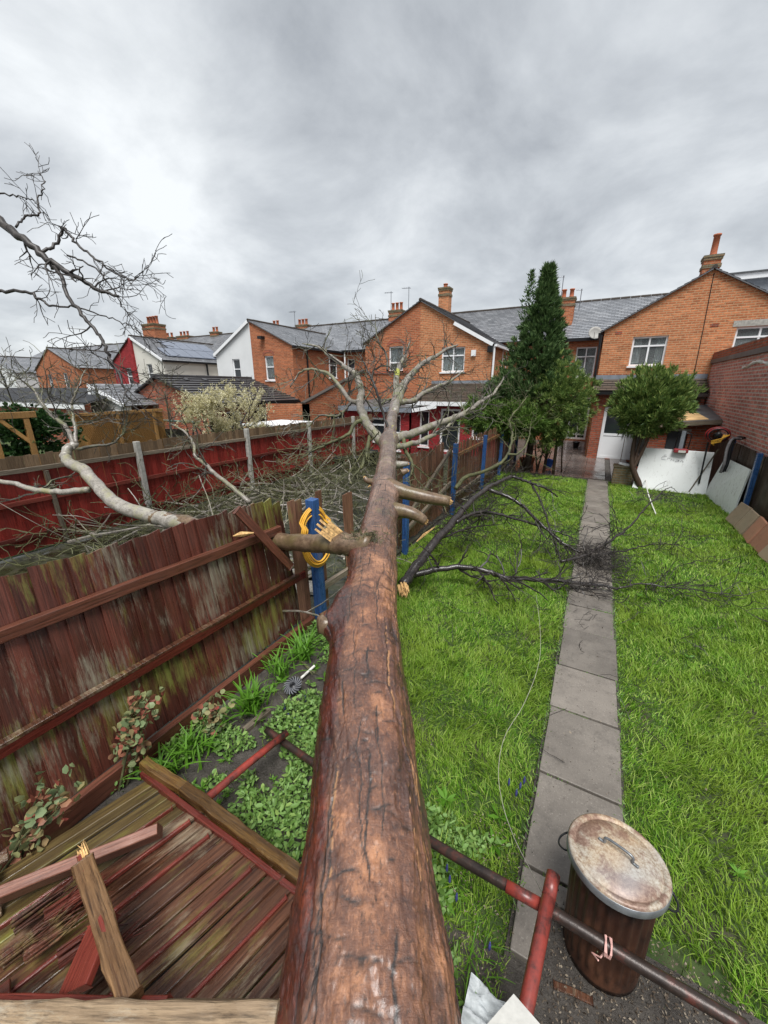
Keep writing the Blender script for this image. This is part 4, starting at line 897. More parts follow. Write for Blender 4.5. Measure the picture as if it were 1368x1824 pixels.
disp = .012 * (fbm(SG * 1.2, np.cos(TG) * 1.7 + 3, 1) - .5) * 2 + .022 * (fbm(SG * .5 + 9, np.sin(TG) * .9 + np.cos(TG), 2) - .5)
disp += .0045 * (fbm(SG * 22, TG * 5, 4) - .5) * np.clip(1.2 - SG / 9, .25, 1)
crack = np.zeros_like(SG); peel = np.zeros_like(SG); lich = np.zeros_like(SG)
def wrapd(a): return (a + np.pi) % (2 * np.pi) - np.pi
def sstep(v, a, b): t_ = np.clip((v - a) / (b - a), 0, 1); return t_ * t_ * (3 - 2 * t_)
TWr = wrapd(TG); ax1 = np.cos(TG) * 1.9; ax2 = np.sin(TG) * 1.9
pln = fbm(SG * 5 + ax1 * .7, ax2 * 2.2 + SG * .6, 71, 5); fade = np.clip(1.15 - SG / 6.5, .15, 1)
for lv in (.40, .52, .62):                                   # overlapping bark plates: small sharp steps
    disp += .006 * sstep(pln, lv, lv + .010) * fade; edge_ = np.exp(-((pln - lv - .003) / .0045) ** 2) * fade
    crack = np.maximum(crack, .85 * edge_ * (fbm(SG * 9, ax1 * 5, 73) > .47))
rgh = sstep(TWr, .62, .95) * (1 - sstep(TWr, 2.4, 2.8)) * np.clip(1.3 - SG / 5.2, 0, 1)   # rougher, furrowed bark low on the right-hand side
rid = np.abs(fbm(TG * 11 + 2.2 * fbm(SG * 2.5, TG * 2, 77), SG * 3.2, 75, 4) - .5) * 2
disp += rgh * (.012 * (rid - .35)); crack = np.maximum(crack, rgh * np.clip(1 - rid * 5.5, 0, .9))
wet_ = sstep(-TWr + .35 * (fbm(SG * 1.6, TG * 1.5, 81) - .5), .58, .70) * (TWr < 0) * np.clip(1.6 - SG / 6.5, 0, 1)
rgl = sstep(-TWr, 1.0, 1.4) * np.clip(1.2 - SG / 5, 0, 1); disp += rgl * .008 * (rid - .35); crack = np.maximum(crack, rgl * np.clip(.7 - rid * 5, 0, .6))
disp += .022 * (fbm(SG * 2.0 + ax1, ax2 + 5, 79) - .5) * np.clip(RR[:, None] / .25, .3, 1)
for c_ in range(120):
    s0 = random.random() ** 1.1 * 6.6 + .6; t0 = random.gauss(.15, .95) if random.random() < .75 else random.uniform(-math.pi, math.pi)
    L = random.uniform(.08, .55) * (1.25 if s0 < 4 else .6); wdt = random.uniform(.0018, .0042) * (1.15 if s0 < 4 else .75); dep = random.uniform(.003, .007)
    i0, i1 = np.searchsorted(ss, s0), np.searchsorted(ss, s0 + L)
    if i1 - i0 < 7: continue
    n = i1 - i0; kk = max(2, n // 7); kn = np.cumsum(rng.normal(0, .032, kk + 1)); walk = np.interp(np.arange(n), np.linspace(0, n, kk + 1), kn) + np.cumsum(rng.normal(0, .005, n))
    prof = np.clip(np.sin(np.linspace(0, np.pi, n)) * 2.5, 0, 1)
    dd = wrapd(TG[i0:i1] - (t0 + walk)[:, None]) * RR[i0:i1, None]
    gau = np.exp(-(dd / wdt) ** 2) * prof[:, None]
    disp[i0:i1] -= gau * dep; crack[i0:i1] = np.maximum(crack[i0:i1], np.clip(gau * 2.2 - .2, 0, 1))
    if (random.random() < .07 and s0 < 5.2) or (.45 < t0 < 1.1 and s0 < 4.4 and random.random() < .7):   # lifted edge beside the crack, raw inner bark showing
        e_ = np.exp(-((dd - wdt * 1.9) / (wdt * 1.1)) ** 2) * prof[:, None] * (fbm(SG[i0:i1] * 30, TG[i0:i1] * 4, 7) > .42)
        peel[i0:i1] = np.maximum(peel[i0:i1], e_ * .85); disp[i0:i1] += np.exp(-((dd + wdt * 3) / (wdt * 2.4)) ** 2) * prof[:, None] * .007
for c_ in range(430):                                       # short cross wrinkles
    s0 = random.uniform(.4, TL - .3); t0 = random.gauss(.05, 1.0); hw = random.uniform(.05, .28); wd = random.uniform(.0025, .005) * (1 + s0 / 8)
    i0, i1 = np.searchsorted(ss, s0 - .05), np.searchsorted(ss, s0 + .05)
    da = wrapd(TG[i0:i1] - t0); bend = .012 * np.sin(da * random.uniform(4, 12) + c_)
    gau = np.exp(-((SG[i0:i1] - s0 - bend) / wd) ** 2) * np.clip(1.3 - np.abs(da) / hw, 0, 1).clip(0, 1)
    disp[i0:i1] -= gau * .0035; crack[i0:i1] = np.maximum(crack[i0:i1], np.clip(gau * random.uniform(.6, 1.3), 0, 1))
for c_ in range(26):                                        # eye-shaped branch scars
    s0 = random.uniform(1.6, 6.5); t0 = random.gauss(0, .7); i0, i1 = np.searchsorted(ss, s0 - .08), np.searchsorted(ss, s0 + .08)
    da = wrapd(TG[i0:i1] - t0) * RR[i0:i1, None]; r2 = (da / .05) ** 2 + ((SG[i0:i1] - s0) / .016) ** 2
    disp[i0:i1] += .003 * np.exp(-r2 * .5) - .005 * np.exp(-r2 * 3); crack[i0:i1] = np.maximum(crack[i0:i1], .75 * np.exp(-r2 * 1.2) * (fbm(SG[i0:i1] * 60, TG[i0:i1] * 20, 5) > .45))
def swell(p_, amt, rad):                                     # collars where limbs leave the trunk
    global disp
    base = PX[:, None, :] + (UP[:, None, :] * np.cos(TG)[..., None] + SIDE[:, None, :] * np.sin(TG)[..., None]) * RR[:, None, None]
    d2 = ((base - np.array(p_)) ** 2).sum(-1); disp += amt * np.exp(-d2 / rad ** 2)
J1 = P3(612, 962, 3.42); KN = P3(588, 1112, 2.72); J2 = P3(712, 872, 4.6); J3 = P3(716, 912, 4.2)
for p_, a_, r_ in ((J1, .085, .19), (KN, .12, .10), (P3(612, 1075, 2.85), .05, .16), (J2, .05, .17), (J3, .05, .13), (P3(652, 855, 4.85), .06, .1), (P3(672, 790, 6.2), .06, .25), (P3(715, 780, 6.3), .05, .2)): swell(p_, a_, r_)
lich += np.clip((fbm(SG * 7, TG * 3, 12) - .62) * 9, 0, .7) * np.exp(-((SG - 8.6) / .5) ** 2) * (np.abs(wrapd(TG - .9)) < .6)
RAD = (RR[:, None] + disp)[..., None]
VV = PX[:, None, :] + (UP[:, None, :] * np.cos(TG)[..., None] + SIDE[:, None, :] * np.sin(TG)[..., None]) * RAD
ii = np.arange(NS - 1)[:, None] * NT; jj = np.arange(NT)[None, :]; j2 = (jj + 1) % NT
FQ = np.stack([ii + jj, ii + j2, ii + NT + j2, ii + NT + jj], -1).reshape(-1, 4)
along = np.repeat(np.clip((ss - 2.4) / 8.0, 0, 1), NT)
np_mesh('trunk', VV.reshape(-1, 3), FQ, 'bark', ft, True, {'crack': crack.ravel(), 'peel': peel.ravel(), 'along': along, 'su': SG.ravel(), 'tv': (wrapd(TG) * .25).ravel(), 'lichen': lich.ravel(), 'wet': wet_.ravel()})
kb = MB(); kd = (KN - Vector((-1.27, 2.1, 1.08))).normalized()
kb.tube([KN - kd * .12, KN - kd * .02, KN + kd * .05, KN + kd * .085], [.085, .08, .072, .055], 16, wob=.12); kb.obj('broken_knot', 'branch_brown', ft, True)

def limb(parent, pts, rad, mat, name='branch', sides=12, n=6, wob=.03, jit=.0):
    p_, r_ = catmull(pts, rad, n)
    if jit: p_ = [p_[0]] + [q + Vector([random.gauss(0, jit) for _ in range(3)]) for q in p_[1:]]
    mb = MB().tube(p_, r_, sides, wob=wob); return mb.obj(name, mat, parent, True), p_, r_
def splinters(name, base, d, n, L, rad, parent, mat='split_wood'):
    base, d = Vector(base), Vector(d).normalized(); a_ = d.orthogonal().normalized(); b2_ = d.cross(a_); mb = MB()
    for i in range(n):
        r_ = rad * math.sqrt(random.random()); an = random.uniform(0, 6.283); o_ = base + a_ * r_ * math.cos(an) + b2_ * r_ * math.sin(an); l = L * random.uniform(.3, 1) * (1.1 - .5 * r_ / rad)
        t_ = o_ + d * l + (a_ * random.gauss(0, .1) + b2_ * random.gauss(0, .1)) * l; mb.tube([o_ - d * .03, o_ + d * l * .5, t_], [rad * .17, rad * .13, rad * .02], 4, wob=.3)
    return mb.obj(name, mat, parent)
def rv(): return Vector((random.gauss(0, 1), random.gauss(0, 1), random.gauss(0, 1))).normalized()
def grow(mb, p, d, L, r_, depth, kink=.45, grav=0.0, seg=.09, rmin=.004, child=.55, spread=.9, floor=None):
    """angular, contorted twig with side shoots"""
    n = max(2, int(L / seg)); pts = [Vector(p)]; rad = [r_]; d = Vector(d).normalized(); kids = []
    for i in range(n):
        d = (d + rv() * kink * random.uniform(.3, 1.2) + Vector((0, 0, grav))).normalized()
        q = pts[-1] + d * seg * random.uniform(.7, 1.3)
        if floor is not None and q.z < floor: q.z = floor + random.uniform(0, .03); d.z = abs(d.z) * .3
        pts.append(q); rad.append(max(rmin, r_ * (1 - .62 * (i + 1) / n)))
        if depth > 0 and random.random() < child: kids.append((q.copy(), (d + rv() * spread).normalized(), L * random.uniform(.3, .65), max(rmin, rad[-1] * .7)))
    mb.tube(pts, rad, 6 if r_ > .02 else 4 if r_ > .009 else 3, cap=False)
    for k_ in kids: grow(mb, *k_, depth - 1, kink, grav, seg * .85, rmin, child * .9, spread, floor)
def twigs_along(mb, pts, rad, count, L, depth=2, start=.2, **kw):
    n = len(pts)
    for _ in range(count):
        i = int(n * (start + (1 - start) * random.random() ** .8)); i = min(i, n - 2)
        d = (pts[i + 1] - pts[i]).normalized() * .7 + rv() * .9
        grow(mb, pts[i], d, L * random.uniform(.5, 1.2), max(.006, min(rad[i] * .5, .02)), depth, **kw)
Q = lambda *a: [P3(*x) for x in a]
TW = MB(); TWL = MB()
# limbs: (points as photo pixel + distance), radii, material, twig count
L_ = [
 (Q((660, 972, 3.38), (612, 968, 3.45), (565, 968, 3.62), (515, 965, 3.95), (430, 958, 4.4), (345, 935, 4.75), (280, 922, 4.95), (275, 921, 4.97)), [.11, .098, .09, .088, .088, .092, .089, .087], 'branch_brown', 0),
 (Q((345, 935, 4.75), (280, 922, 4.95), (215, 902, 5.15), (175, 868, 5.35), (150, 838, 5.5), (125, 826, 5.6), (116, 812, 5.7), (124, 797, 5.75), (135, 790, 5.8)), [.093, .092, .088, .08, .078, .07, .066, .06, .05], 'branch_pale', 0),
 (Q((158, 872, 5.4), (110, 876, 5.5), (60, 872, 5.6), (20, 860, 5.8), (-60, 850, 6.0)), [.05, .05, .045, .042, .035], 'branch_pale', 5),
 (Q((133, 792, 5.8), (118, 760, 5.9), (95, 742, 6.0), (78, 722, 6.1), (55, 690, 6.2), (30, 672, 6.3)), [.04, .034, .03, .024, .016, .01], 'branch_grey', 14),
 (Q((136, 790, 5.8), (133, 765, 5.85), (130, 735, 5.9), (128, 715, 5.9), (140, 690, 5.9), (150, 660, 6.0)), [.035, .03, .024, .02, .014, .009], 'branch_grey', 14),
 (Q((140, 800, 5.75), (165, 795, 5.8), (200, 790, 5.9), (222, 768, 6.0), (225, 750, 6.0)), [.03, .026, .02, .015, .01], 'twig_grey', 10),
 # the long bare shoot in the yard
 (Q((445, 895, 6.6), (415, 870, 6.7), (385, 845, 6.9), (360, 822, 7.0), (347, 810, 7.0), (345, 790, 7.1), (330, 770, 7.2), (305, 755, 7.3)), [.05, .046, .042, .038, .034, .03, .024, .016], 'branch_grey', 10),
 # fork of the crown: left arm
 (Q((693, 800, 6.1), (670, 776, 6.4), (650, 748, 6.7), (641, 720, 7.0), (643, 695, 7.2), (634, 668, 7.5), (612, 652, 7.8), (585, 632, 8.1), (568, 618, 8.3), (540, 612, 8.6)), [.10, .098, .09, .082, .075, .066, .052, .04, .03, .016], 'branch_grey', 10),
 (Q((641, 715, 7.0), (625, 714, 7.1), (606, 690, 7.3), (588, 668, 7.5), (560, 658, 7.7), (535, 664, 7.9), (517, 690, 8.0)), [.055, .05, .044, .038, .03, .022, .014], 'branch_grey', 9),
 (Q((628, 714, 7.1), (612, 732, 7.0), (598, 742, 6.9), (570, 740, 6.9), (548, 762, 6.9)), [.036, .032, .026, .02, .012], 'twig_grey', 7),
 (Q((650, 752, 6.7), (634, 752, 6.6), (618, 775, 6.5), (585, 790, 6.5), (560, 802, 6.5), (540, 815, 6.5)), [.045, .042, .034, .026, .018, .01], 'twig_lichen', 9),
 (Q((660, 765, 6.6), (655, 795, 6.3), (648, 825, 6.1), (628, 850, 6.0)), [.04, .038, .03, .02], 'twig_lichen', 6),
 # leader
 (Q((707, 718, 8.6), (716, 690, 9.6), (732, 668, 10.2), (752, 648, 10.8), (780, 632, 11.4), (795, 622, 11.8), (815, 615, 12.3)), [.13, .115, .095, .08, .06, .05, .03], 'branch_grey', 14),
 (Q((703, 735, 7.6), (706, 700, 9.2), (706, 672, 9.8), (712, 650, 10.2), (722, 632, 10.6), (730, 610, 11)), [.10, .095, .085, .06, .04, .02], 'branch_grey', 14),
 (Q((714, 716, 8.8), (735, 714, 9.2), (752, 702, 9.6), (780, 688, 10.2), (800, 680, 10.6), (825, 662, 11.2)), [.08, .075, .07, .056, .046, .02], 'branch_grey', 10),
 # right arms
 (Q((703, 782, 6.4), (735, 772, 6.7), (770, 758, 7.0), (805, 746, 7.3), (835, 732, 7.6), (855, 716, 7.9), (880, 700, 8.2), (897, 672, 8.5)), [.095, .085, .078, .07, .06, .048, .034, .016], 'branch_grey', 12),
 (Q((700, 797, 6.1), (735, 790, 6.3), (765, 778, 6.5), (790, 765, 6.8), (806, 752, 7.0)), [.06, .052, .046, .036, .024], 'branch_grey', 7),
 (Q((696, 775, 6.6), (682, 735, 6.6), (672, 700, 6.5), (662, 675, 6.5), (652, 655, 6.5), (640, 630, 6.5)), [.03, .028, .026, .023, .018, .01], 'twig_dark', 9),
 (Q((662, 676, 6.5), (668, 658, 6.6), (690, 652, 6.7), (704, 668, 6.8)), [.02, .018, .014, .008], 'twig_grey', 6),
 (Q((690, 660, 8.2), (688, 632, 8.4), (676, 612, 8.6), (670, 590, 8.8), (668, 560, 9)), [.03, .026, .02, .014, .008], 'twig_grey', 10),
 (Q((724, 690, 9.8), (712, 708, 9.4), (690, 712, 9), (676, 722, 8.6)), [.04, .035, .026, .016], 'twig_grey', 7),
 (Q((716, 770, 6.6), (722, 800, 6.3), (735, 830, 6.1), (732, 846, 6)), [.045, .04, .03, .016], 'twig_lichen', 4),
 # far right arm fallen past the blue posts
 (Q((812, 870, 7.6), (830, 850, 8.0), (870, 836, 8.6), (895, 822, 8.9), (908, 800, 9.0), (912, 770, 9.1), (908, 748, 9.2), (925, 725, 9.4), (940, 705, 9.6)), [.05, .048, .045, .04, .036, .032, .026, .02, .01], 'twig_lichen', 10),
 (Q((905, 810, 8.9), (925, 806, 8.9), (940, 786, 9.0), (945, 760, 9.1)), [.03, .026, .02, .012], 'twig_lichen', 6),
]
for pts, rad, mt, nt_ in L_:
    if (pts[0] - Vector((0, 0, CAMH))).length > 6: rad = [q * .84 for q in rad]
    _, p_, r_ = limb(ft, pts, rad, mt, jit=.006, sides=14 if rad[0] > .06 else 8)
    twigs_along(TWL if mt in ('twig_lichen',) else TW, p_, r_, int(nt_ * 1.35), .75, 2, seg=.09, rmin=.0042)
for pts, rad, mt in ((Q((690, 868, 4.65), (722, 877, 4.55), (760, 886, 4.5), (800, 893, 4.5)), [.12, .085, .075, .062], 'branch_brown'), (Q((692, 908, 4.2), (725, 912, 4.12), (745, 920, 4.1), (757, 929, 4.1)), [.10, .07, .06, .05], 'branch_brown'), (Q((668, 860, 4.85), (654, 856, 4.8), (650, 850, 4.8)), [.05, .035, .025], 'branch_brown'), (Q((715, 842, 5.0), (726, 838, 5.0)), [.05, .03], 'branch_brown'), (Q((705, 828, 5.4), (727, 826, 5.4)), [.06, .03], 'branch_grey')):
    st_, p_, r_ = limb(ft, pts, rad, mt, name='stub')
    e_ = (p_[-1] - p_[-2]).normalized(); splinters('split_end', p_[-1], e_, 40, r_[-1] * .9, r_[-1] * .75, st_)
lp_, lr_ = catmull(Q((706, 672, 9.8), (707, 666, 9.9), (708, 660, 10.0)), [.079, .073, .063], 6)
MB().tube(lp_, [q * 1.02 for q in lr_], 14, wob=.03).obj('lichen_patch', 'lichen_yellow', ft, True)
TW.obj('twigs', 'twig_grey', ft)['kind'] = 'stuff'; TWL.obj('lichen_twigs', 'twig_lichen', ft)['kind'] = 'stuff'
mb = MB()
for _ in range(160):
    p_ = P3(random.gauss(655, 22), random.gauss(958, 6), 3.33) + Vector((0, 0, random.uniform(0, .02))); grow(mb, p_, rv() + Vector((0, 0, .2)), .06, .0025, 0, seg=.03, rmin=.0015)
mb.obj('moss_tufts', 'twig_lichen', ft)['kind'] = 'stuff'

# broken limb lying on the lawn
bl = thing('broken_limb', 'wet black broken limb with curling twigs on the lawn right of the trunk', 'branch', tuple(atz(722, 1035, 0)))
Z_ = lambda *a: [atz(*x) for x in a]
twmul = 1.8
D_ = [
 (Z_((716, 1042, .12), (742, 1008, .28), (775, 965, .5), (805, 932, .66), (835, 897, .82), (862, 874, .92), (890, 858, .98), (912, 849, 1.0)), [.085, .082, .076, .07, .062, .055, .048, .044], 0),
 (Z_((912, 849, 1.0), (940, 858, .9), (965, 868, .8), (985, 878, .68), (992, 885, .6)), [.04, .03, .024, .02, .014], 4),
 (Z_((735, 1025, .18), (775, 1015, .24), (820, 1010, .28), (868, 1018, .28), (905, 1030, .22), (960, 1032, .18), (1010, 1036, .15), (1060, 1042, .12), (1100, 1048, .1)), [.055, .05, .045, .04, .037, .034, .03, .025, .018], 16),
 (Z_((1100, 1048, .1), (1145, 1040, .12), (1185, 1046, .12), (1250, 1052, .1), (1320, 1062, .08)), [.016, .013, .011, .009, .006], 12),
 (Z_((870, 872, .93), (905, 885, .82), (935, 905, .68), (965, 935, .5), (1000, 965, .32), (1035, 985, .2)), [.04, .037, .033, .029, .024, .018], 8),
 (Z_((812, 930, .66), (842, 915, .7), (872, 912, .68), (920, 925, .55), (970, 940, .4), (1020, 958, .28)), [.04, .034, .03, .024, .018, .012], 12),
 (Z_((945, 858, .88), (962, 890, .65), (978, 935, .42), (992, 978, .25), (1000, 1000, .2)), [.022, .022, .02, .018, .015], 6),
 (Z_((1000, 1000, .22), (1045, 988, .25), (1085, 965, .35), (1120, 940, .5), (1150, 905, .72), (1182, 874, .95)), [.026, .025, .022, .019, .016, .012], 9),
 (Z_((1182, 874, .95), (1195, 868, .98), (1207, 876, .9)), [.01, .007, .004], 0),
 (Z_((1080, 985, .2), (1120, 980, .2), (1160, 970, .25), (1210, 970, .22)), [.016, .014, .011, .007], 7),
 (Z_((780, 962, .5), (820, 945, .5), (850, 938, .48), (890, 935, .4)), [.026, .02, .015, .009], 6),
]
BT = MB()
for pts, rad, k_ in D_:
    _, p_, r_ = limb(bl, pts, [q * .85 for q in rad], 'limb_dark', jit=.006, sides=12 if rad[0] > .03 else 8); twigs_along(BT, p_, r_, int(k_ * twmul), .6, 2, start=.1, seg=.08, rmin=.0038, floor=.02, grav=-.02)
BT.obj('twigs', 'twig_dark', bl)['kind'] = 'stuff'
splinters('splintered_end', atz(718, 1046, .12), atz(724, 1082, .0) - atz(716, 1038, .14), 60, .20, .07, bl)
# nest-like twig heap on the path and litter in the neighbour's yard
TP = MB()
for _ in range(300):
    a = random.uniform(0, 6.28); r_ = abs(random.gauss(0, .24)); c_ = atz(1068, 1012, 0); p_ = c_ + Vector((r_ * math.cos(a) * 1.3, r_ * math.sin(a) * 1.5, random.uniform(.0, .30) * max(.15, 1 - r_ * 1.7)))
    grow(TP, p_, Vector((math.cos(a + 1.4), math.sin(a + 1.4), random.uniform(-.2, .35))), random.uniform(.12, .34), random.uniform(.003, .006), 1, seg=.06, rmin=.0028, floor=.015, kink=.5, child=.35)
tag(TP.obj('twig_heap', 'twig_dark', None, origin=tuple(atz(1068, 1012, 0))), 'nest-like heap of dark broken twigs lying on the slab path', 'twigs', kind='stuff')
YL = MB()
for _ in range(520):
    x_ = random.uniform(-8.1, -2.95); y_ = random.uniform(2.2, 12.5)
    if random.random() < .25: x_ = random.uniform(-8.1, -6.2)
    hgt = max(0, .55 * math.exp(-((x_ + 7.2) / 1.2) ** 2) + .35 * math.exp(-((y_ - 8) / 2.5) ** 2))
    grow(YL, (x_, y_, .02 + random.random() * hgt), (random.gauss(0, 1), random.gauss(0, 1), random.uniform(-.1, .5)), random.uniform(.35, 1.1), random.uniform(.006, .014), 2, seg=.11, rmin=.0055, floor=.015, child=.4)
tag(YL.obj('branch_litter', 'twig_lichen', None, origin=(-5.5, 6, 0)), 'lichen-green broken twigs strewn over the yard below the red fence', 'twigs', kind='stuff')
YB = MB()
for _ in range(150): grow(YB, (random.uniform(-7.8, -3), random.uniform(2.5, 10), random.uniform(.02, .3)), (random.gauss(0, 1), random.gauss(0, 1), .1), random.uniform(.8, 1.8), random.uniform(.015, .03), 1, kink=.2, seg=.18, rmin=.008, floor=.03, child=.3)
tag(YB.obj('broken_branches', 'branch_grey', None, origin=(-5.5, 6, 0)), 'grey broken branches lying among the twigs in the yard', 'branches', kind='stuff')
HB = MB()                                                   # brushwood heaped at the foot of the blue-post fence
for _ in range(170): grow(HB, (random.uniform(-2.5, -1.7), random.uniform(5.6, 12.6), random.uniform(.05, .55)), (random.gauss(.3, 1), random.gauss(0, 1), random.uniform(-.1, .5)), random.uniform(.3, .7), random.uniform(.004, .009), 2, seg=.08, rmin=.0045, floor=.02, child=.45)
tag(HB.obj('brushwood', 'twig_dark', None, origin=(-2.1, 9, 0)), 'dark brushwood heaped at the foot of the blue-post fence', 'twigs', kind='stuff')
# tall standing tree beyond the left edge whose boughs hang into view
bt_ = thing('bare_tree', 'bare dark boughs with knobbly twigs hanging into the sky at top left', 'tree', (-7.6, .2, 0))
trunkp = [Vector((-7.6, .2, 0)), Vector((-7.7, .1, 2)), Vector((-7.5, .3, 4.0)), P3(-140, 300, 6.4)]
limb(bt_, trunkp, [.22, .19, .16, .12], 'twig_dark', 'trunk', 14)
OB = MB()
for pts, rad, k_, ln in (
 (Q((-140, 300, 6.4), (-50, 355, 6.2), (0, 394, 6.1), (40, 425, 6.0), (85, 462, 6.0), (130, 490, 6.0), (175, 515, 6.0), (208, 527, 6.0)), [.12, .085, .075, .068, .056, .044, .034, .024], 12, .75),
 (Q((88, 468, 6.0), (108, 490, 6.0), (120, 525, 5.9), (145, 560, 5.8), (170, 590, 5.8), (187, 615, 5.7), (195, 640, 5.7), (212, 668, 5.6), (225, 700, 5.6), (243, 730, 5.6)), [.042, .036, .034, .032, .03, .028, .026, .022, .018, .012], 12, .6),
 (Q((72, 450, 6.0), (100, 432, 6.1), (112, 405, 6.1), (125, 420, 6.1), (150, 445, 6.1), (185, 472, 6.1), (215, 492, 6.1), (245, 500, 6.1)), [.03, .028, .025, .024, .022, .018, .014, .01], 22, .6),
 (Q((28, 405, 6.1), (45, 385, 6.2), (70, 380, 6.2), (66, 352, 6.2), (78, 340, 6.2), (75, 315, 6.2), (65, 305, 6.2)), [.02, .019, .018, .015, .012, .009, .006], 12, .4),
 (Q((-120, 515, 6.6), (-40, 520, 6.5), (0, 518, 6.4), (48, 521, 6.3), (70, 532, 6.3), (95, 545, 6.3), (135, 548, 6.3), (185, 562, 6.2), (225, 578, 6.2), (250, 592, 6.2)), [.05, .036, .032, .028, .024, .02, .016, .012, .009, .006], 14, .5),
 (Q((-60, 330, 6.6), (0, 345, 6.4), (40, 352, 6.4), (60, 356, 6.4)), [.03, .016, .012, .008], 8, .4),
 (Q((120, 455, 6.1), (160, 470, 6.1), (190, 500, 6.1), (215, 540, 6.1), (235, 570, 6.1)), [.018, .016, .013, .01, .006], 12, .45)):
    _, p_, r_ = limb(bt_, pts, [q * .8 for q in rad], 'twig_dark', jit=.012, sides=10); twigs_along(OB, p_, r_, int(k_ * .8), ln, 2, start=.25, seg=.085, rmin=.0045, grav=.01)
OB.obj('twigs', 'twig_dark', bt_)['kind'] = 'stuff'
# finer sapling crowns behind the red fence at left
for k_, (u, v, t, hh, lab) in enumerate(((40, 800, 9.5, 2.1, 'thin bare sapling behind the red fence at the far left'), (190, 790, 10, 1.9, 'thin bare sapling in front of the woven screen'), (300, 760, 11, 1.6, 'thin bare sapling beside the green-topped swing'))):
    s_ = thing('sapling', lab, 'tree', tuple(P3(u, v, t).to_2d().to_3d()), 'saplings behind the red fence'); b0 = P3(u, v, t); b0.z = 0
    _, p_, r_ = limb(s_, [b0, b0 + Vector((.05, 0, 1)), b0 + Vector((-.05, .1, 1.8)), b0 + Vector((.1, 0, 1.8 + hh * .5))], [.04, .034, .026, .012], 'twig_grey', 'trunk', 8)
    mb = MB(); twigs_along(mb, p_, r_, 13, 1.0, 2, start=.3, seg=.10, rmin=.0055, grav=.05); mb.obj('twigs', 'twig_grey', s_)['kind'] = 'stuff'

# ------------------------------------------------------------------ foliage
def leaf_cloud(P, D, length, width, fold=0.0):
    """one diamond leaf per row: base at P, pointing along D"""
    n = len(P); D = D / (np.linalg.norm(D, axis=1)[:, None] + 1e-9)
    s_ = np.cross(D, rng.normal(size=(n, 3))); s_ /= np.linalg.norm(s_, axis=1)[:, None] + 1e-9
    l = np.broadcast_to(np.asarray(length), (n,))[:, None]; w_ = np.broadcast_to(np.asarray(width), (n,))[:, None]
    V = np.stack([P, P + D * l * .45 + s_ * w_ * .5, P + D * l, P + D * l * .45 - s_ * w_ * .5], 1).reshape(-1, 3)
    return V, np.arange(n * 4).reshape(-1, 4)
def leaf_round(P, D, length, width):
    n = len(P); D = D / (np.linalg.norm(D, axis=1)[:, None] + 1e-9)
    s_ = np.cross(D, rng.normal(size=(n, 3))); s_ /= np.linalg.norm(s_, axis=1)[:, None] + 1e-9; u = np.cross(s_, D)
    l = np.broadcast_to(np.asarray(length), (n,))[:, None]; w_ = np.broadcast_to(np.asarray(width), (n,))[:, None] * .5
    V = np.stack([P, P + D * l * .25 + s_ * w_ * .85 + u * w_ * .25, P + D * l * .68 + s_ * w_ * .9 + u * w_ * .3, P + D * l, P + D * l * .68 - s_ * w_ * .9 + u * w_ * .3, P + D * l * .25 - s_ * w_ * .85 + u * w_ * .25], 1).reshape(-1, 3)
    b_ = np.arange(n)[:, None] * 6; F = np.concatenate([b_ + np.array([[0, 1, 2]]), b_ + np.array([[0, 2, 3]]), b_ + np.array([[0, 3, 4]]), b_ + np.array([[0, 4, 5]])])
    return V, F
def sprays(c, n, rx, ry, rz, kind='ell', up=.35, leaf=(.10, .2), per=12, wid=.17, top=1.0, seed=0, shell=.5):
    """foliage sprays inside an ellipsoid ('ell') or a spire ('cone'): dense at the surface, lumpy outline, fanned leaflets"""
    r_ = rng.random(n) ** shell; th_ = rng.random(n) * 2 * np.pi
    if kind == 'ell':
        cz = rng.uniform(-1, 1, n); s_ = np.sqrt(1 - cz ** 2); N_ = np.stack([s_ * np.cos(th_), s_ * np.sin(th_), cz], 1)
        lump = .50 + .98 * fbm(th_ * 2.6 + seed, cz * 4.5, seed)
        P = N_ * (r_ * lump)[:, None] * np.array([rx, ry, rz]) + np.array(c)
    else:
        h = rng.random(n) ** 1.25; prof = (1 - h) ** 1.28 * (1 - np.exp(-h * 14)) * 1.12 + .015
        lump = .38 + 1.2 * fbm(th_ * 2.4 + seed, h * 12, seed)
        N_ = np.stack([np.cos(th_), np.sin(th_), np.full(n, .15)], 1)
        P = np.stack([np.cos(th_) * prof * lump * r_ * rx, np.sin(th_) * prof * lump * r_ * ry, h * rz], 1) + np.array(c)
    # gather the sprays into separate tufts with gaps between
    nc = max(12, n // 16); ci = rng.integers(0, n, nc); cell = rng.integers(0, nc, n); P0 = P
    d2 = ((P[:, None, :2] - P[ci][None, :, :2]) ** 2).sum(-1) + ((P[:, None, 2] - P[ci][None, :, 2]) ** 2) if n * nc < 3e6 else None
    near_ = ci[np.argmin(d2, 1)] if d2 is not None else ci[cell]
    if d2 is not None: P = P + (P[near_] - P) * rng.uniform(.25, .75, n)[:, None] + N_ * rng.uniform(-.02, .10, n)[:, None]
    D = N_ + np.array([0, 0, up]) + rng.normal(0, .35, (n, 3))
    PP = np.repeat(P, per, 0) + rng.normal(0, .022, (n * per, 3)); DD = np.repeat(D, per, 0) + rng.normal(0, .45, (n * per, 3))
    L = rng.uniform(*leaf, n * per); return leaf_cloud(PP, DD, L, L * wid)
def crown(name, parts, mat, parent):
    Vs, Fs, k_ = [], [], 0
    for V, F in parts: Vs.append(V); Fs.append(F + k_); k_ += len(V)
    return np_mesh(name, np.concatenate(Vs), np.concatenate(Fs), mat, parent)
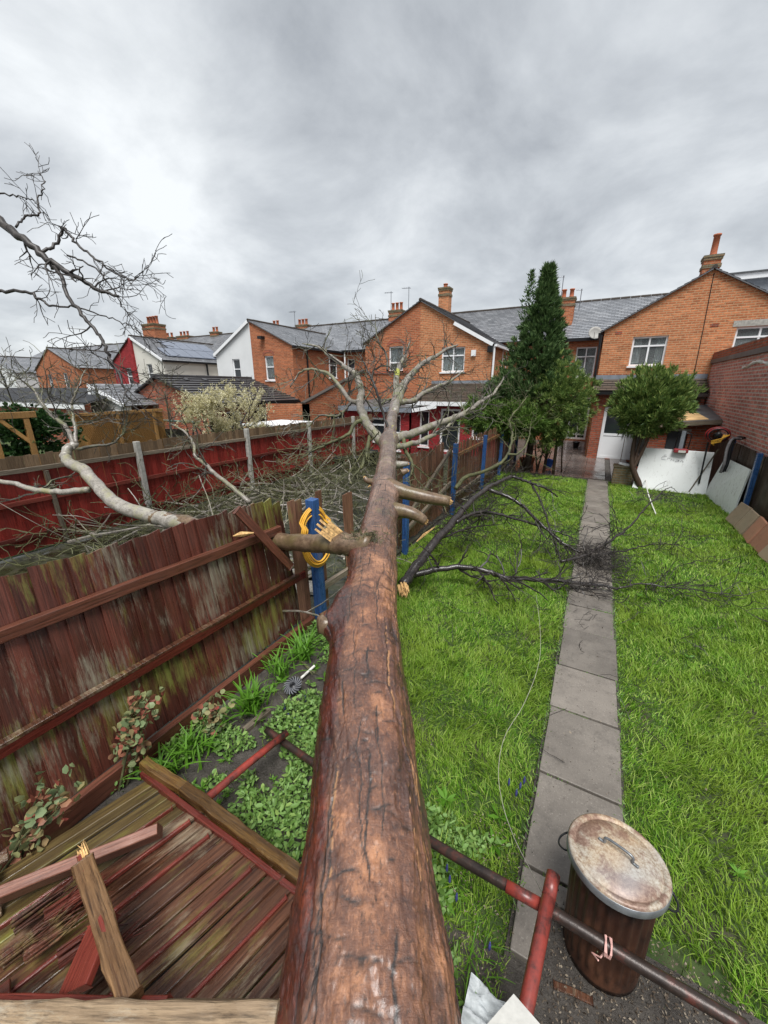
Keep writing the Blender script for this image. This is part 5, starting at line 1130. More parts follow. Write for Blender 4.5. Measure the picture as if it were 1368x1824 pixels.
cA = aty(942, 800, 13.7); t1 = thing('conifer', 'tall dark green conifer with a pointed spire beside the patio', 'tree', (cA.x, 13.7, 0))
limb(t1, [(cA.x, 13.7, -.05), (cA.x + .05, 13.7, 1.2), (cA.x, 13.75, 3.2), (cA.x - .02, 13.7, 5.6)], [.12, .10, .07, .02], 'stem_brown', 'trunk', 10)
mb = MB()
for k_ in range(5): limb_ = grow(mb, (cA.x + random.uniform(-.5, .7), 13.6 + random.uniform(-.2, .3), 0), (random.uniform(-.1, .1), 0, 1), 1.9, .035, 1, kink=.12, seg=.2, child=.35)
for k_ in range(60): grow(mb, (cA.x + random.uniform(-.6, .7), 13.3 + random.uniform(-.2, .3), random.uniform(1.3, 2.3)), (random.gauss(0, 1), -.6, .1), .6, .01, 1, seg=.1)
mb.obj('branches', 'stem_brown', t1)
tipx = aty(948, 482, 13.7)
crown('crown', [sprays((cA.x - .02, 13.7, 2.0), 6200, 1.5, 1.3, tipx.z - 2.0, 'cone', up=1.1, leaf=(.07, .19), seed=1), sprays((aty(976, 700, 13.6).x, 13.6, 2.2), 1100, .5, .5, 2.25, 'cone', up=1.2, leaf=(.06, .16), seed=4), sprays((cA.x - .75, 13.4, 2.5), 1300, .75, .7, .65, up=.6, leaf=(.08, .2), seed=6)], 'conifer_dark', t1)
zz_ = np.linspace(0, 1, 420); P_ = np.stack([tipx.x + rng.normal(0, .13, 420) * (1.15 - zz_), 13.7 + rng.normal(0, .13, 420) * (1.15 - zz_), 4.75 + zz_ * (tipx.z - 4.8)], 1)
V_, F_ = leaf_cloud(P_, np.stack([rng.normal(0, .8, 420), rng.normal(0, .8, 420), np.full(420, .8)], 1), rng.uniform(.08, .2, 420), .035); crown('spire', [(V_, F_)], 'conifer_dark', t1)['kind'] = 'stuff'
crown('dead_foliage', [sprays((cA.x + .15, 13.25, 1.95), 500, .65, .5, .4, up=.1, leaf=(.06, .15), seed=9)], 'dead_needles', t1)
cB = aty(1003, 712, 13.2); t2 = thing('conifer', 'rounded olive green conifer bush at the foot of the tall spire, patio side', 'tree', (cB.x, 13.2, 0))
limb(t2, [atz(985, 845), (cB.x, 13.2, 1.2), (cB.x + .1, 13.2, 2.4)], [.05, .045, .03], 'stem_brown', 'trunk', 8); limb(t2, [atz(1000, 842), (cB.x + .15, 13.3, 1.1), (cB.x + .2, 13.2, 2.2)], [.025, .022, .02], 'stem_brown', 'trunk', 6)
crown('crown', [sprays((cB.x, 13.2, cB.z - .05), 3000, .88, .8, 1.12, up=.6, leaf=(.05, .13), seed=2), sprays((cB.x - .35, 13.1, cB.z - .95), 700, .6, .5, .5, up=.3, leaf=(.07, .16), seed=12)], 'conifer_olive', t2)
cC = aty(885, 745, 12.9); t3 = thing('conifer', 'low lime green conifer spreading over the blue-post fence', 'tree', (cC.x, 12.9, 0))
limb(t3, [(cC.x + .1, 12.9, -.05), (cC.x + .1, 12.9, 1.0), (cC.x, 12.9, 1.8)], [.06, .05, .03], 'stem_brown', 'trunk', 8)
crown('crown', [sprays((cC.x, 12.9, cC.z + .05), 1700, 1.05, .8, .62, up=.2, leaf=(.08, .22), seed=3), sprays((cC.x + .95, 12.7, cC.z + .0), 800, .6, .5, .45, up=.2, leaf=(.08, .2), seed=8)], 'conifer_lime', t3)
cT = aty(1160, 715, 13.0); t4 = thing('topiary_conifer', 'round-headed conifer on a bare forked trunk in front of the white board', 'tree', (cT.x, 12.75, 0))
for pts, rad in (([atz(1140, 868), (cT.x - .13, 12.8, .55), (cT.x - .2, 12.85, .95), (cT.x - .22, 12.9, 1.5)], [.085, .07, .06, .04]), ([(cT.x - .14, 12.8, .5), (cT.x + .02, 12.9, 1.0), (cT.x + .15, 13, 1.6)], [.055, .045, .035]), ([(cT.x - .12, 12.82, .7), (cT.x - .08, 12.95, 1.1), (cT.x - .02, 13, 1.7)], [.04, .035, .03])): limb(t4, pts, rad, 'stem_brown', 'trunk', 10, wob=.06)
crown('crown', [sprays((cT.x, 13.0, cT.z - .02), 3600, .90, .86, .84, up=1.0, leaf=(.06, .17), seed=5), sprays((cT.x + .05, 13.0, cT.z - .35), 900, .75, .7, .6, up=.2, leaf=(.06, .16), seed=15)], 'conifer_olive', t4)
cS = atx(395, 735, -10.2); bs = thing('blossom_shrub', 'shrub in cream blossom behind the red fence below the dark tiled roof', 'shrub', (cS.x, cS.y, 0))
mb = MB()
for _ in range(9): grow(mb, (cS.x, cS.y, .3), (random.gauss(0, .6), random.gauss(0, .6), 1), 2.0, .035, 2, kink=.3, seg=.2, rmin=.006)
mb.obj('branches', 'twig_dark', bs)
for q in range(1):
    pc = []
    for k_ in range(34):
        u = random.uniform(330, 468); v = random.uniform(690, 775) + abs(u - 350) * .03; c_ = atx(u, v, -10.2 + random.uniform(-.4, .3)); pc.append(sprays(tuple(c_), 90, .42, .4, .36, up=.3, leaf=(.02, .045), per=10, wid=.8, seed=k_, shell=.8))
    crown('flowers', pc, 'blossom', bs)
iv = thing('ivy_bush', 'dark green ivy between the timber pergola posts at the left edge', 'shrub', tuple(atx(60, 800, -10.5).to_2d().to_3d()))
c_ = atx(55, 775, -10.5); crown('leaves', [sprays(tuple(c_), 800, .6, .9, .55, up=.1, leaf=(.05, .11), wid=.8, per=6, seed=21), sprays(tuple(atx(20, 770, -10.5)), 320, .4, .6, .5, up=.1, leaf=(.05, .11), wid=.8, per=6, seed=22)], 'ivy_leaf', iv)

# ------------------------------------------------------------------ grass and weeds (nobody could count them)
PATHX = (-.01, .54)
def lawn_mask(x, y):
    rag = .07 * (fbm(x * 0 + 3, y * 5, 61) - .35); ok = ((x < PATHX[0] + rag) | (x > PATHX[1] - .07 * (fbm(x * 0 + 8, y * 5, 62) - .35))) & (x > -2.62) & (x < 3.3)
    # bed and worn soil near the camera, left of the trunk
    bedm = (x < bed_edge(y) - .15) & (y < 3.0)
    worn = fbm(x * 1.6 + 3, y * 1.6, 31); near = np.clip((2.35 - y) / 1.2, 0, 1) * (x < 0)
    dens = np.where(bedm, .06, 1.0) * np.where((worn < .26 + .24 * near) & (x < 0) & (y < 3.4), .05 + .2 * (worn > .3), 1.0)
    dens *= np.where((x > 1.2) & (x < 2.6) & (y > 11.3) & (fbm(x * 2, y * 2, 17) < .55), .25, 1)
    dens *= np.where((x > .2) & (x < .95) & (y < 1.75) & (y > .6), .12, 1)
    return ok & (rng.random(x.shape) < dens)
def blades(n, x0, x1, y0, y1, hl, wl, segs):
    x = rng.uniform(x0, x1, n); y = rng.uniform(y0, y1, n); k_ = lawn_mask(x, y); x, y = x[k_], y[k_]; n = len(x)
    clump = fbm(x * 4.5, y * 4.5, 41); h = .88 * rng.uniform(*hl, n) * (.25 + 1.6 * np.clip(clump - .15, 0, 1))
    edge = np.minimum(np.abs(x - PATHX[0]), np.abs(x - PATHX[1])); h *= np.where(edge < .05, .7, 1)
    a0 = fbm(x * 1.1, y * 1.1, 43) * 9 + fbm(x * 9, y * 9, 47) * 7 + rng.normal(0, 1.0, n); lean = np.clip(rng.normal(.7, .38, n), .05, 1.5)
    w_ = rng.uniform(*wl, n); dirx, diry = np.cos(a0), np.sin(a0); sx_, sy_ = -diry, dirx
    fa = rng.uniform(0, np.pi, n); sx_, sy_ = np.cos(fa), np.sin(fa)
    z0 = np.full(n, -.028)
    rows = []
    for i in range(segs + 1):
        t = i / segs; ox = dirx * h * lean * t ** 1.7; oy = diry * h * lean * t ** 1.7; oz = h * t * (1 - .35 * lean * t); ww = w_ * (1 - t * .9) * .5
        if i < segs: rows += [np.stack([x + ox - sx_ * ww, y + oy - sy_ * ww, z0 + oz], 1), np.stack([x + ox + sx_ * ww, y + oy + sy_ * ww, z0 + oz], 1)]
        else: rows.append(np.stack([x + ox, y + oy, z0 + oz], 1))
    m_ = len(rows); V = np.stack(rows, 1).reshape(-1, 3); b_ = np.arange(n)[:, None] * m_; F = []
    for i in range(segs - 1): F += [np.concatenate([b_ + 2 * i, b_ + 2 * i + 1, b_ + 2 * i + 3], 1), np.concatenate([b_ + 2 * i, b_ + 2 * i + 3, b_ + 2 * i + 2], 1)]
    i = segs - 1; F.append(np.concatenate([b_ + 2 * i, b_ + 2 * i + 1, b_ + 2 * i + 2], 1))
    return V, np.concatenate(F)
parts = [blades(100000, -2.6, 3.2, .7, 3.3, (.055, .13), (.006, .010), 3), blades(95000, -2.6, 3.2, 3.3, 6.6, (.055, .13), (.008, .013), 2), blades(90000, -2.6, 3.3, 6.6, 13.25, (.055, .12), (.011, .017), 2)]
Vs, Fs, k_ = [], [], 0
for V, F in parts: Vs.append(V); Fs.append(F + k_); k_ += len(V)
tag(np_mesh('grass', np.concatenate(Vs), np.concatenate(Fs), 'grass_blade'), 'lush wet green grass of the lawn on both sides of the path', 'grass', kind='stuff')
V, F = blades(9000, -2.6, 3.2, .9, 12, (.04, .09), (.004, .008), 2); tag(np_mesh('dry_grass', V, F, 'grass_dry'), 'yellowed grass blades scattered through the lawn', 'grass', kind='stuff')
# low weeds: rosettes of small round leaves
n = 46000; x = rng.uniform(-2.6, -.0, n); y = rng.uniform(.55, 3.5, n); cov = fbm(x * 2.1, y * 2.1, 51)
dc_ = atz(522, 1222, .1); k_ = ((x - dc_.x) ** 2 + (y - dc_.y) ** 2 > .15 ** 2) & (cov > .53) & ((x < bed_edge(y) - .1) | ((y < 1.75) & (cov > .6))); x, y = x[k_], y[k_]; n = len(x)
P_ = np.stack([x, y, rng.uniform(.01, .05, n) * (1 + 1.5 * np.clip(cov[k_] - .5, 0, 1) * 4)], 1); D_n = np.stack([rng.normal(0, 1, n), rng.normal(0, 1, n), rng.uniform(.1, .9, n)], 1)
V, F = leaf_round(P_, D_n, rng.uniform(.01, .05, n) * (.5 + cov[k_]), rng.uniform(.01, .03, n)); tag(np_mesh('ground_weeds', V, F, 'weed_leaf'), 'small round-leaved weeds carpeting the bed left of the trunk', 'weeds', kind='stuff')
RP, RD, RL = [], [], []
for i_ in range(100):
    x_ = random.uniform(-2.5, -.1); y_ = random.uniform(.9, 3.0)
    if i_ > 75: x_ = random.choice((random.uniform(-1.6, -.1), random.uniform(.65, 2.6))); y_ = random.uniform(1.6, 6)
    elif x_ > bed_edge(y_) - .1 and y_ > 2.0: continue
    k0_ = random.randint(7, 13); sz_ = random.uniform(.4, 1.0) * (.6 if i_ > 75 else 1)
    for q in range(k0_): a_ = 6.283 * q / k0_ + random.gauss(0, .2); RP.append((x_, y_, .012)); RD.append((math.cos(a_), math.sin(a_), random.uniform(.15, .5))); RL.append(sz_ * random.uniform(.07, .12))
RL = np.array(RL); V, F = leaf_cloud(np.array(RP), np.array(RD), RL, RL * .28); tag(np_mesh('rosette_weeds', V, F, 'lily_leaf'), 'dandelion-like leaf rosettes among the bed weeds', 'weeds', kind='stuff')
# wood chips and grit under the bin, crumbs on the path
def crumbs(n, x0, x1, y0, y1, s0, s1, z=.0):
    P_ = np.stack([rng.uniform(x0, x1, n), rng.uniform(y0, y1, n), rng.uniform(z, z + .012, n)], 1); return leaf_cloud(P_, np.stack([rng.normal(0, 1, n), rng.normal(0, 1, n), rng.normal(0, .3, n)], 1), rng.uniform(s0, s1, n), rng.uniform(s0, s1, n) * .6)
sheet('gravel_bed', .13, 1.05, .3, 1.62, .034, 'soil', 40, 50, .012, 9)
parts = [crumbs(5200, .14, 1.0, .4, 1.7, .006, .02, .036), crumbs(700, -.35, .0, 1.1, 1.9, .005, .018, .03)]
tag(crown('wood_chips', parts, 'wood_chips', None), 'brown wood chips and grit spread around the dustbin foot', 'wood chips', kind='stuff')
tag(crown('path_crumbs', [crumbs(500, .0, .53, 1.8, 8, .004, .014, .032), crumbs(420, -.3, .9, 5.2, 7.2, .006, .03, .034)], 'wood_chips', None), 'bark crumbs and leaf bits scattered on the path slabs', 'debris', kind='stuff')
LT = MB()
for _ in range(150):
    x_ = random.gauss(-.2, 1.1); y_ = random.gauss(5.6, 1.5)
    if -2.5 < x_ < 3: grow(LT, (x_, y_, .05), (random.gauss(0, 1), random.gauss(0, 1), .1), random.uniform(.08, .35), random.uniform(.0025, .005), 1, seg=.06, rmin=.0022, floor=.03, child=.3)
tag(LT.obj('lawn_twigs', 'twig_dark', None, origin=(0, 5.6, 0)), 'small broken twigs scattered on the grass around the black limb', 'twigs', kind='stuff')
V, F = crumbs(500, -2.3, 3, 2.2, 9, .008, .03, .03); tag(np_mesh('lawn_litter', V, F, 'wood_chips'), 'leaf bits and bark flakes lying in the grass', 'debris', kind='stuff')
jp = []
for y_ in joints:
    n_ = random.choice((25, 50, 110)); x0_ = random.uniform(0, .3); jp.append(leaf_cloud(np.stack([rng.uniform(x0_, x0_ + .25, n_), y_ + rng.normal(0, .006, n_), np.full(n_, .015)], 1), np.stack([rng.normal(0, 1, n_), rng.normal(0, 1, n_), rng.uniform(.4, 1, n_)], 1), rng.uniform(.01, .03, n_), .006))
for x_ in (0, .535): n_ = 1500; jp.append(leaf_cloud(np.stack([x_ + rng.normal(0, .012, n_), rng.uniform(1.5, 12.5, n_), np.full(n_, .01)], 1), np.stack([rng.normal(0, 1, n_), rng.normal(0, 1, n_), rng.uniform(.4, 1.2, n_)], 1), rng.uniform(.02, .07, n_), .007))
tag(crown('joint_moss', jp, 'weed_leaf', None), 'moss and grass creeping into the path joints and edges', 'moss', kind='stuff')
# strap-leaved clumps
def strap_clump(c, n, L, wd, mat, lab, group, spread=1.0):
    c = Vector(c); t = thing('daylily', lab, 'plant', tuple(c), group); mb = MB()
    for _ in range(n):
        a = random.uniform(0, 6.283); l = L * random.uniform(.55, 1.1); o_ = c + Vector((random.gauss(0, .05), random.gauss(0, .05), 0)) * spread; d_ = Vector((math.cos(a), math.sin(a), 0)); s_ = Vector((-d_.y, d_.x, 0)); b_ = random.uniform(.35, .95); k_ = len(mb.v); N = 6
        for i in range(N + 1):
            q = i / N; p_ = o_ + d_ * l * b_ * q ** 1.35 + Vector((0, 0, l * (q * 1.0 - .62 * b_ * q * q))); w_ = wd * (1 - q ** 2.2) * .5 + .0006
            mb.v += [tuple(p_ - s_ * w_), tuple(p_ + Vector((0, 0, -w_ * .6))), tuple(p_ + s_ * w_)]
        for i in range(N):
            j = k_ + 3 * i; mb.f += [(j, j + 1, j + 4, j + 3), (j + 1, j + 2, j + 5, j + 4)]
    mb.obj('leaves', mat, t, True); return t
gl = 'strap-leaved clumps along the leaning panel'
strap_clump(atz(540, 1172), 75, .42, .016, 'lily_leaf', 'largest strap-leaved green clump, at the foot of the blue post', gl)
strap_clump(atz(500, 1200), 40, .36, .016, 'lily_leaf', 'strap-leaved clump just left of the grey finned disc', gl)
strap_clump(atz(450, 1262), 75, .34, .02, 'lily_leaf', 'bright strap-leaved clump beside the panel, second from the blue post', gl)
strap_clump(atz(345, 1345), 55, .30, .018, 'lily_leaf', 'strap-leaved clump between the two rose bushes', gl)
strap_clump(atz(295, 1380), 45, .28, .017, 'lily_leaf', 'strap-leaved clump beside the tallest rose bush', gl)
strap_clump(atz(395, 1290), 30, .22, .022, 'weed_leaf', 'small broad-leaved clump under the low rose bush', gl)
strap_clump(atz(850, 1720), 16, .2, .006, 'lily_leaf', 'thin grassy tuft in bare soil right of the trunk', gl); strap_clump(atz(775, 1560), 34, .22, .008, 'grass_blade', 'grassy tuft touching the right side of the trunk', gl)
def rose(base, top, n, lab):
    base, top = Vector(base), Vector(top); t = thing('rose_bush', lab, 'shrub', tuple(base), 'rose bushes along the leaning panel'); mb = MB(); pts = []
    for k_ in range(4):
        p0 = base + Vector((random.gauss(0, .03), random.gauss(0, .05), 0)); p1 = base.lerp(top, .55) + rv() * .05; p2 = top + rv() * .1; cp_, cr__ = catmull([p0, p1, p2], [.009, .007, .004], 8); mb.tube(cp_, cr__, 6); pts += cp_[6:]
    mb.obj('stems', 'twig_lichen', t); P_, D2, L2 = [], [], []
    for _ in range(n):
        p_ = random.choice(pts) + rv() * random.uniform(.02, .13); a = rv(); a.z = abs(a.z) * .4
        for q in range(3): P_.append(tuple(p_ + rv() * .025)); D2.append(tuple(a + rv() * .7 + Vector((0, 0, .2)))); L2.append(random.uniform(.035, .06))
    L2 = np.array(L2); V, F = leaf_round(np.array(P_), np.array(D2), L2, L2 * .8); crown('leaves', [(V, F)], 'rose_leaf', t); return t
rose(atz(222, 1400), atz(240, 1262, .62), 85, 'tallest rose bush with coppery leaves in front of the leaning panel'); rose(atz(15, 1560), atz(75, 1430, .55), 60, 'rose bush with coppery tips at the left edge of the picture'); rose(atz(385, 1300), atz(375, 1262, .28), 45, 'low rose bush with orange tips between strap-leaved clumps')
ms = MB()
for (u, v) in [(800, 1580), (812, 1612), (870, 1700), (515, 1285), (535, 1310), (545, 1255), (508, 1270), (525, 1292), (905, 1405), (925, 1412), (932, 1402), (918, 1425), (795, 1560)]:
    p_ = atz(u, v, .02); ms.tube([p_ + Vector((0, 0, .03)), p_ + Vector((0, 0, .055)), p_ + Vector((0, 0, .08)), p_ + Vector((0, 0, .10))], [.003, .008, .007, .003], 7)
tag(ms.obj('grape_hyacinths', 'muscari', None), 'tiny blue grape hyacinths dotted in the bed and lawn edge', 'flowers', kind='stuff')

# ------------------------------------------------------------------ dustbin
bc = Vector((.398, 1.535, .03)); db = thing('dustbin', 'rusty ribbed metal dustbin with its lid on, standing at the path edge', 'dustbin', tuple(bc))
BR, BH = .188, .585; ax = Matrix.Rotation(R(-6), 3, 'X') @ Matrix.Rotation(R(-1.5), 3, 'Y')
flute = lambda a, z: .0045 * math.cos(a * 26) if .08 < z < BH - .07 else 0
MB().lathe([(0, .012), (BR * .86, .012), (BR * .88, 0), (BR * .885, .03), (BR * .88, .079)] + [(BR * (.88 + .12 * z), z) for z in np.linspace(.085, BH - .075, 10)] + [(BR, BH - .068), (BR + .006, BH - .03), (BR + .004, BH)], bc, 156, flute, ax).obj('body', 'bin_body', db, True)
LRR = .206; ld = MB().lathe([(LRR, BH - .035), (LRR + .004, BH - .03), (LRR + .004, BH + .006), (LRR - .004, BH + .013), (LRR - .018, BH + .012), (LRR - .024, BH + .004), (LRR - .03, BH + .004), (LRR - .036, BH + .013), (LRR * .6, BH + .024), (LRR * .25, BH + .03), (0, BH + .031)], bc, 64, None, ax).obj('lid', 'bin_lid', db, True)
MB().lathe([(LRR + .0065, BH - .036), (LRR + .0068, BH - .002), (LRR + .0035, BH - .0)], bc, 64, None, ax).obj('lid_rim', 'galvanised', ld, True)
def bl_(x, y, z): return bc + ax @ Vector((x, y, z))
hd = Vector((math.cos(R(-20)), math.sin(R(-20)), 0)); hp = [hd * -.085, hd * -.06, hd * -.05, hd * .05, hd * .06, hd * .085]; hz = [.031, .033, .062, .064, .034, .031]
cp_, cr__ = catmull([bl_(p_.x, p_.y, BH + z_) for p_, z_ in zip(hp, hz)], [.007, .007, .0065, .0065, .007, .007], 5); MB().tube(cp_, cr__, 8).obj('handle', 'galvanised', ld, True)
for s_ in (-1, 1):
    e_ = Vector((s_ * .97, s_ * -.1 + .05, 0)).normalized(); t_ = Vector((-e_.y, e_.x, 0)); pts = [bl_(*(e_ * (BR + o_) + t_ * q_ + Vector((0, 0, BH - z_)))) for o_, q_, z_ in ((-.005, -.055, .06), (.03, -.05, .075), (.055, -.02, .09), (.055, .02, .09), (.03, .05, .075), (-.005, .055, .06))]
    cp_, cr__ = catmull(pts, [.0045] * 6, 5); MB().tube(cp_, cr__, 6).obj('side_handle', 'plastic_black', db, True)
# ------------------------------------------------------------------ tubular frame lying across the garden
pf = thing('pipe_frame', 'rusty tubular metal frame with red ends running under the trunk past the dustbin', 'frame', (.1, 1.35, 0))
cl_, cl2 = atz(475, 1300, .12), atz(965, 1613, .40); crs = [cl_, atz(548, 1352, .14), atz(750, 1488, .30), cl2, atz(1140, 1720, .42), atz(1330, 1832, .44)]
cp_, cr__ = catmull(crs, [.026] * 6, 8); MB().tube(cp_, cr__, 16).obj('crossbar', 'pipe_rust', pf, True)
MB().tube([atz(902, 1578, .395), cl2], .0275, 16).obj('red_sleeve', 'pipe_red', pf, True)
a, b_ = atz(986, 1556, .47), atz(935, 1805, .37); ur = MB().tube([a, b_, b_ + (b_ - a) * .8], .030, 16).obj('upright', 'pipe_red', pf, True)
MB().tube([a, a + (b_ - a).normalized() * .10], .0305, 16).obj('end_collar', 'pipe_red', ur, True)
MB().tube([atz(511, 1305, .19), atz(440, 1362, .2), atz(362, 1428, .24), atz(250, 1530, .28)], .026, 14).obj('upright', 'pipe_red', pf, True)
k0 = atz(1082, 1686, .42); kp = []
for i in range(28):
    a_ = i * .9; kp.append(k0 + Vector((.012 * math.sin(i * .5), math.cos(a_) * .034, math.sin(a_) * .034)))
kp += [k0 + Vector((-.02, -.03, -.04)), k0 + Vector((-.05, -.02, -.06)), k0 + Vector((-.03, -.05, -.03))]
tag(MB().tube(kp, .0035, 5).obj('knotted_cord', 'cord_pink', None, origin=tuple(k0)), 'pinkish cord knotted round the rusty crossbar in front of the dustbin', 'cord')
dr_ = [k0 + Vector((-.03, -.01, -.05)), P3(1045, 1715, 2.0), P3(1015, 1680, 2.02), P3(995, 1655, 2.0)]; cp_, cr__ = catmull(dr_, [.003] * 4, 8)
tag(MB().tube(cp_, cr__, 5).obj('slack_cord', 'twig_lichen', None, origin=tuple(k0)), 'slack greenish cord drooping below the crossbar', 'cord')
wr = [atz(*q) for q in ((955, 1060, .12), (962, 1120, .1), (960, 1180, .1), (935, 1250, .1), (900, 1310, .09), (888, 1370, .09), (895, 1430, .1), (915, 1490, .12), (945, 1550, .22), (968, 1595, .38))]; cp_, cr__ = catmull(wr, [.0019] * len(wr), 10)
tag(MB().tube(cp_, cr__, 5).obj('washing_line', 'cord', None, origin=tuple(atz(900, 1310, 0))), 'thin pale line curling over the lawn to the red pipe', 'cord')
wr = [P3(*q) for q in ((-20, 885, 5.2), (60, 930, 5.6), (110, 955, 6.0), (150, 970, 6.3), (180, 985, 6.4))]; cp_, cr__ = catmull(wr, [.004] * 5, 6); tag(MB().tube(cp_, cr__, 5).obj('wire', 'cord', None, origin=tuple(P3(60, 930, 5.6))), 'thin pale wire slanting in front of the red fence', 'wire')
wr = [P3(1143, 790, 13.2), P3(1148, 830, 12.9), atz(1152, 868, .25), atz(1160, 895, .06), atz(1168, 915, .05)]; cp_, cr__ = catmull(wr, [.012] * 5, 8); tag(MB().tube(cp_, cr__, 6).obj('white_hose', 'tile_white', None, origin=tuple(atz(1152, 868))), 'thin white hose hanging from the round-headed conifer onto the grass', 'hose')

# ------------------------------------------------------------------ collapsed panel and timbers at lower left
fp = thing('collapsed_fence', 'collapsed fence panel of mossy wet boards lying flat at lower left', 'fence panel', (-1.6, .3, .2))
def flat(x, q): return Vector((x - .30 * q, .90 - q, .30 - .02 * q))         # along the fallen rail, then towards the viewer
fbm_ = [board_mesh(.108, 1.0, 'wood_fallen', s_, True, None, None, w_, .022) for s_, w_ in ((.006, .006), (-.01, -.004), (.0, .01))]
wf = bpy.data.materials['wood_fallen']
def yboard(x, L0, L1, dz, tilt, mat=None, wdt=1):
    a, b_ = flat(x, L0) + Vector((0, 0, dz)), flat(x, L1) + Vector((0, 0, dz + random.uniform(-.015, .015))); d_ = b_ - a
    zx = d_.normalized(); xx = Vector((1, 0, tilt)); y_ = zx.cross(xx).normalized(); xx = y_.cross(zx)
    # local Y runs along the board so the grain follows it
    me = MB().box((0, 0, 0), (.082 * wdt, d_.length, .02)).mesh('board', mat or 'wood_fallen')
    W = Matrix.Translation((a + b_) / 2) @ Matrix((-xx, zx, xx.cross(zx) * -1 if False else (-xx).cross(zx))).transposed().to_4x4(); o = inst('board', me, W, fp)
    md = o.modifiers.new('b', 'BEVEL'); md.width = .003; md.segments = 1; return o
xs_ = np.linspace(-2.17, -.62, 20)
for i, x_ in enumerate(xs_): yboard(x_ + random.uniform(-.008, .008), -.02 + (.05 if i in (3, 7) else 0), 1.55, .012 * (i % 2) + random.uniform(0, .012), random.uniform(.12, .24), 'wood_fallen_moss' if i < 5 else None, random.uniform(.9, 1.04))
for i in (3, 5, 7, 11, 14):                                   # painted edges between boards
    a, b_ = flat(xs_[i] + .042, .06), flat(xs_[i] + .042, 1.2); rail(fp, a + Vector((0, 0, .022)), b_ + Vector((0, 0, .022)), .016, .03, 'timber_red', 'edge_strip')
rr = rail(fp, (-2.26, .90, .40), (-1.88, .93, .36), .06, .06, 'timber_gold', rough=.0022); rr = rail(fp, (-1.90, .93, .37), (-.82, .93, .34), .06, .062, 'timber_gold', rough=.0022); rail(fp, (-2.24, .872, .345), (-.82, .885, .295), .03, .055, 'timber_red', 'rail')
for i in range(9):
    x_ = -2.25 + i * .1; yboard(x_, .55 + random.uniform(0, .25) + .04 * i, 1.7, .045 + .018 * (i % 3), random.uniform(-.2, .4), 'wood_fallen_red' if i % 3 else 'wood_fallen', random.uniform(.6, 1))
pk = tag(rail(None, atz(-40, 1610, .42), atz(285, 1480, .44), .05, .12, 'timber_pink', 'broken_rail', up=(.2, -.5, 1)), 'thick pinkish red rail lying over the collapsed boards', 'timber')
bp = thing('broken_post', 'splintered brown post standing on end over the collapsed panel', 'timber', tuple(atz(230, 1770, .62)))
a, b_ = atz(150, 1540, .66), atz(232, 1790, .66); rail(bp, a, b_, .075, .07, 'timber_bare', 'post', up=(-.3, .1, 1), rough=.0022); rail(bp, a + Vector((-.034, .004, -.012)), b_ + Vector((-.034, -.002, -.012)), .02, .085, 'timber_red', 'painted_face', up=(-.3, .1, 1))
splinters('splinter', a + Vector((-.03, .02, .02)), a - b_ + Vector((0, 0, .05)), 16, .09, .024, bp)
tag(rail(None, atz(130, 1770, .5), atz(185, 1640, .52), .03, .16, 'timber_red', 'broken_board', up=(1, .2, .6)), 'dark red triangular board scrap under the splintered post', 'timber')
tag(rail(None, P3(-60, 1815, 1.42), P3(500, 1822, 1.22), .09, .085, 'timber_pale', 'timber_beam', up=(0, -.4, 1), rough=.003), 'pale weathered beam along the bottom left edge of the picture', 'timber')
tag(rail(None, P3(-60, 1782, 1.5), P3(300, 1786, 1.36), .03, .03, 'timber_red', 'timber_strip', up=(0, 0, 1)), 'dark red strip of timber just behind the pale beam', 'timber')
for k_, (u, v, t_, s_) in enumerate(((40, 1640, 2.05, .2), (95, 1625, 2.05, .16), (20, 1700, 1.9, .22), (120, 1700, 1.85, .18), (60, 1690, 1.9, .2), (150, 1730, 1.75, .16))):
    p_ = atz(u, v, .40); o = splinters('rotten_wood', p_, Vector((.3, .9, random.uniform(-.05, .1))), 26, .30, .034, None, 'wood_fallen_red' if k_ % 2 else 'wood_panel_rail'); tag(o, 'scrap of rotten wood on the collapsed boards ' + ['under the pinkish rail, second from the left edge', 'at the foot of the splintered post', 'nearest the lower left corner', 'right beside the dark red triangular board', 'in the middle of the rotten patch', 'closest to the pale beam'][k_].replace(', second from the left edge', ' at left'), 'wood scrap', 'rotten scraps on the collapsed panel')
# white tile and polythene by the red upright
mb = MB(); q = [P3(915, 1770, 1.42), P3(985, 1850, 1.28), P3(925, 1900, 1.22), P3(845, 1850, 1.3)]; mb.add(q + [x - Vector((0, 0, .012)) for x in q], [(0, 1, 2, 3), (7, 6, 5, 4), (0, 4, 5, 1), (1, 5, 6, 2), (2, 6, 7, 3), (3, 7, 4, 0)])
tag(mb.obj('white_tile', 'tile_white', None, origin=tuple(q[0])), 'white square tile with its corner pointing up at the bottom edge', 'tile')
cx_ = atz(905, 1815, .12); n = 14; V, F = [], []
for i in range(n + 1):
    for j in range(n + 1): a_, b_ = i / n - .5, j / n - .5; V.append((cx_.x + a_ * .36, cx_.y + b_ * .16 - .02, .10 + .09 * mnoise.noise(Vector((a_ * 5, b_ * 5, 2))) + .02 * mnoise.noise(Vector((a_ * 16, b_ * 16, 5)))))
for i in range(n):
    for j in range(n): k_ = i * (n + 1) + j; F.append((k_, k_ + 1, k_ + n + 2, k_ + n + 1))
mb = MB(); mb.v, mb.f = V, F; tag(mb.obj('polythene_sheet', 'polythene', None, True, origin=tuple(cx_)), 'crumpled pale plastic sheet under the white tile', 'plastic sheet')
tag(rail(None, atz(985, 1755, .03), atz(1055, 1785, .03), .03, .03, 'wood_fallen', 'mossy_stick'), 'mossy black stick on the chips at the foot of the dustbin', 'stick')
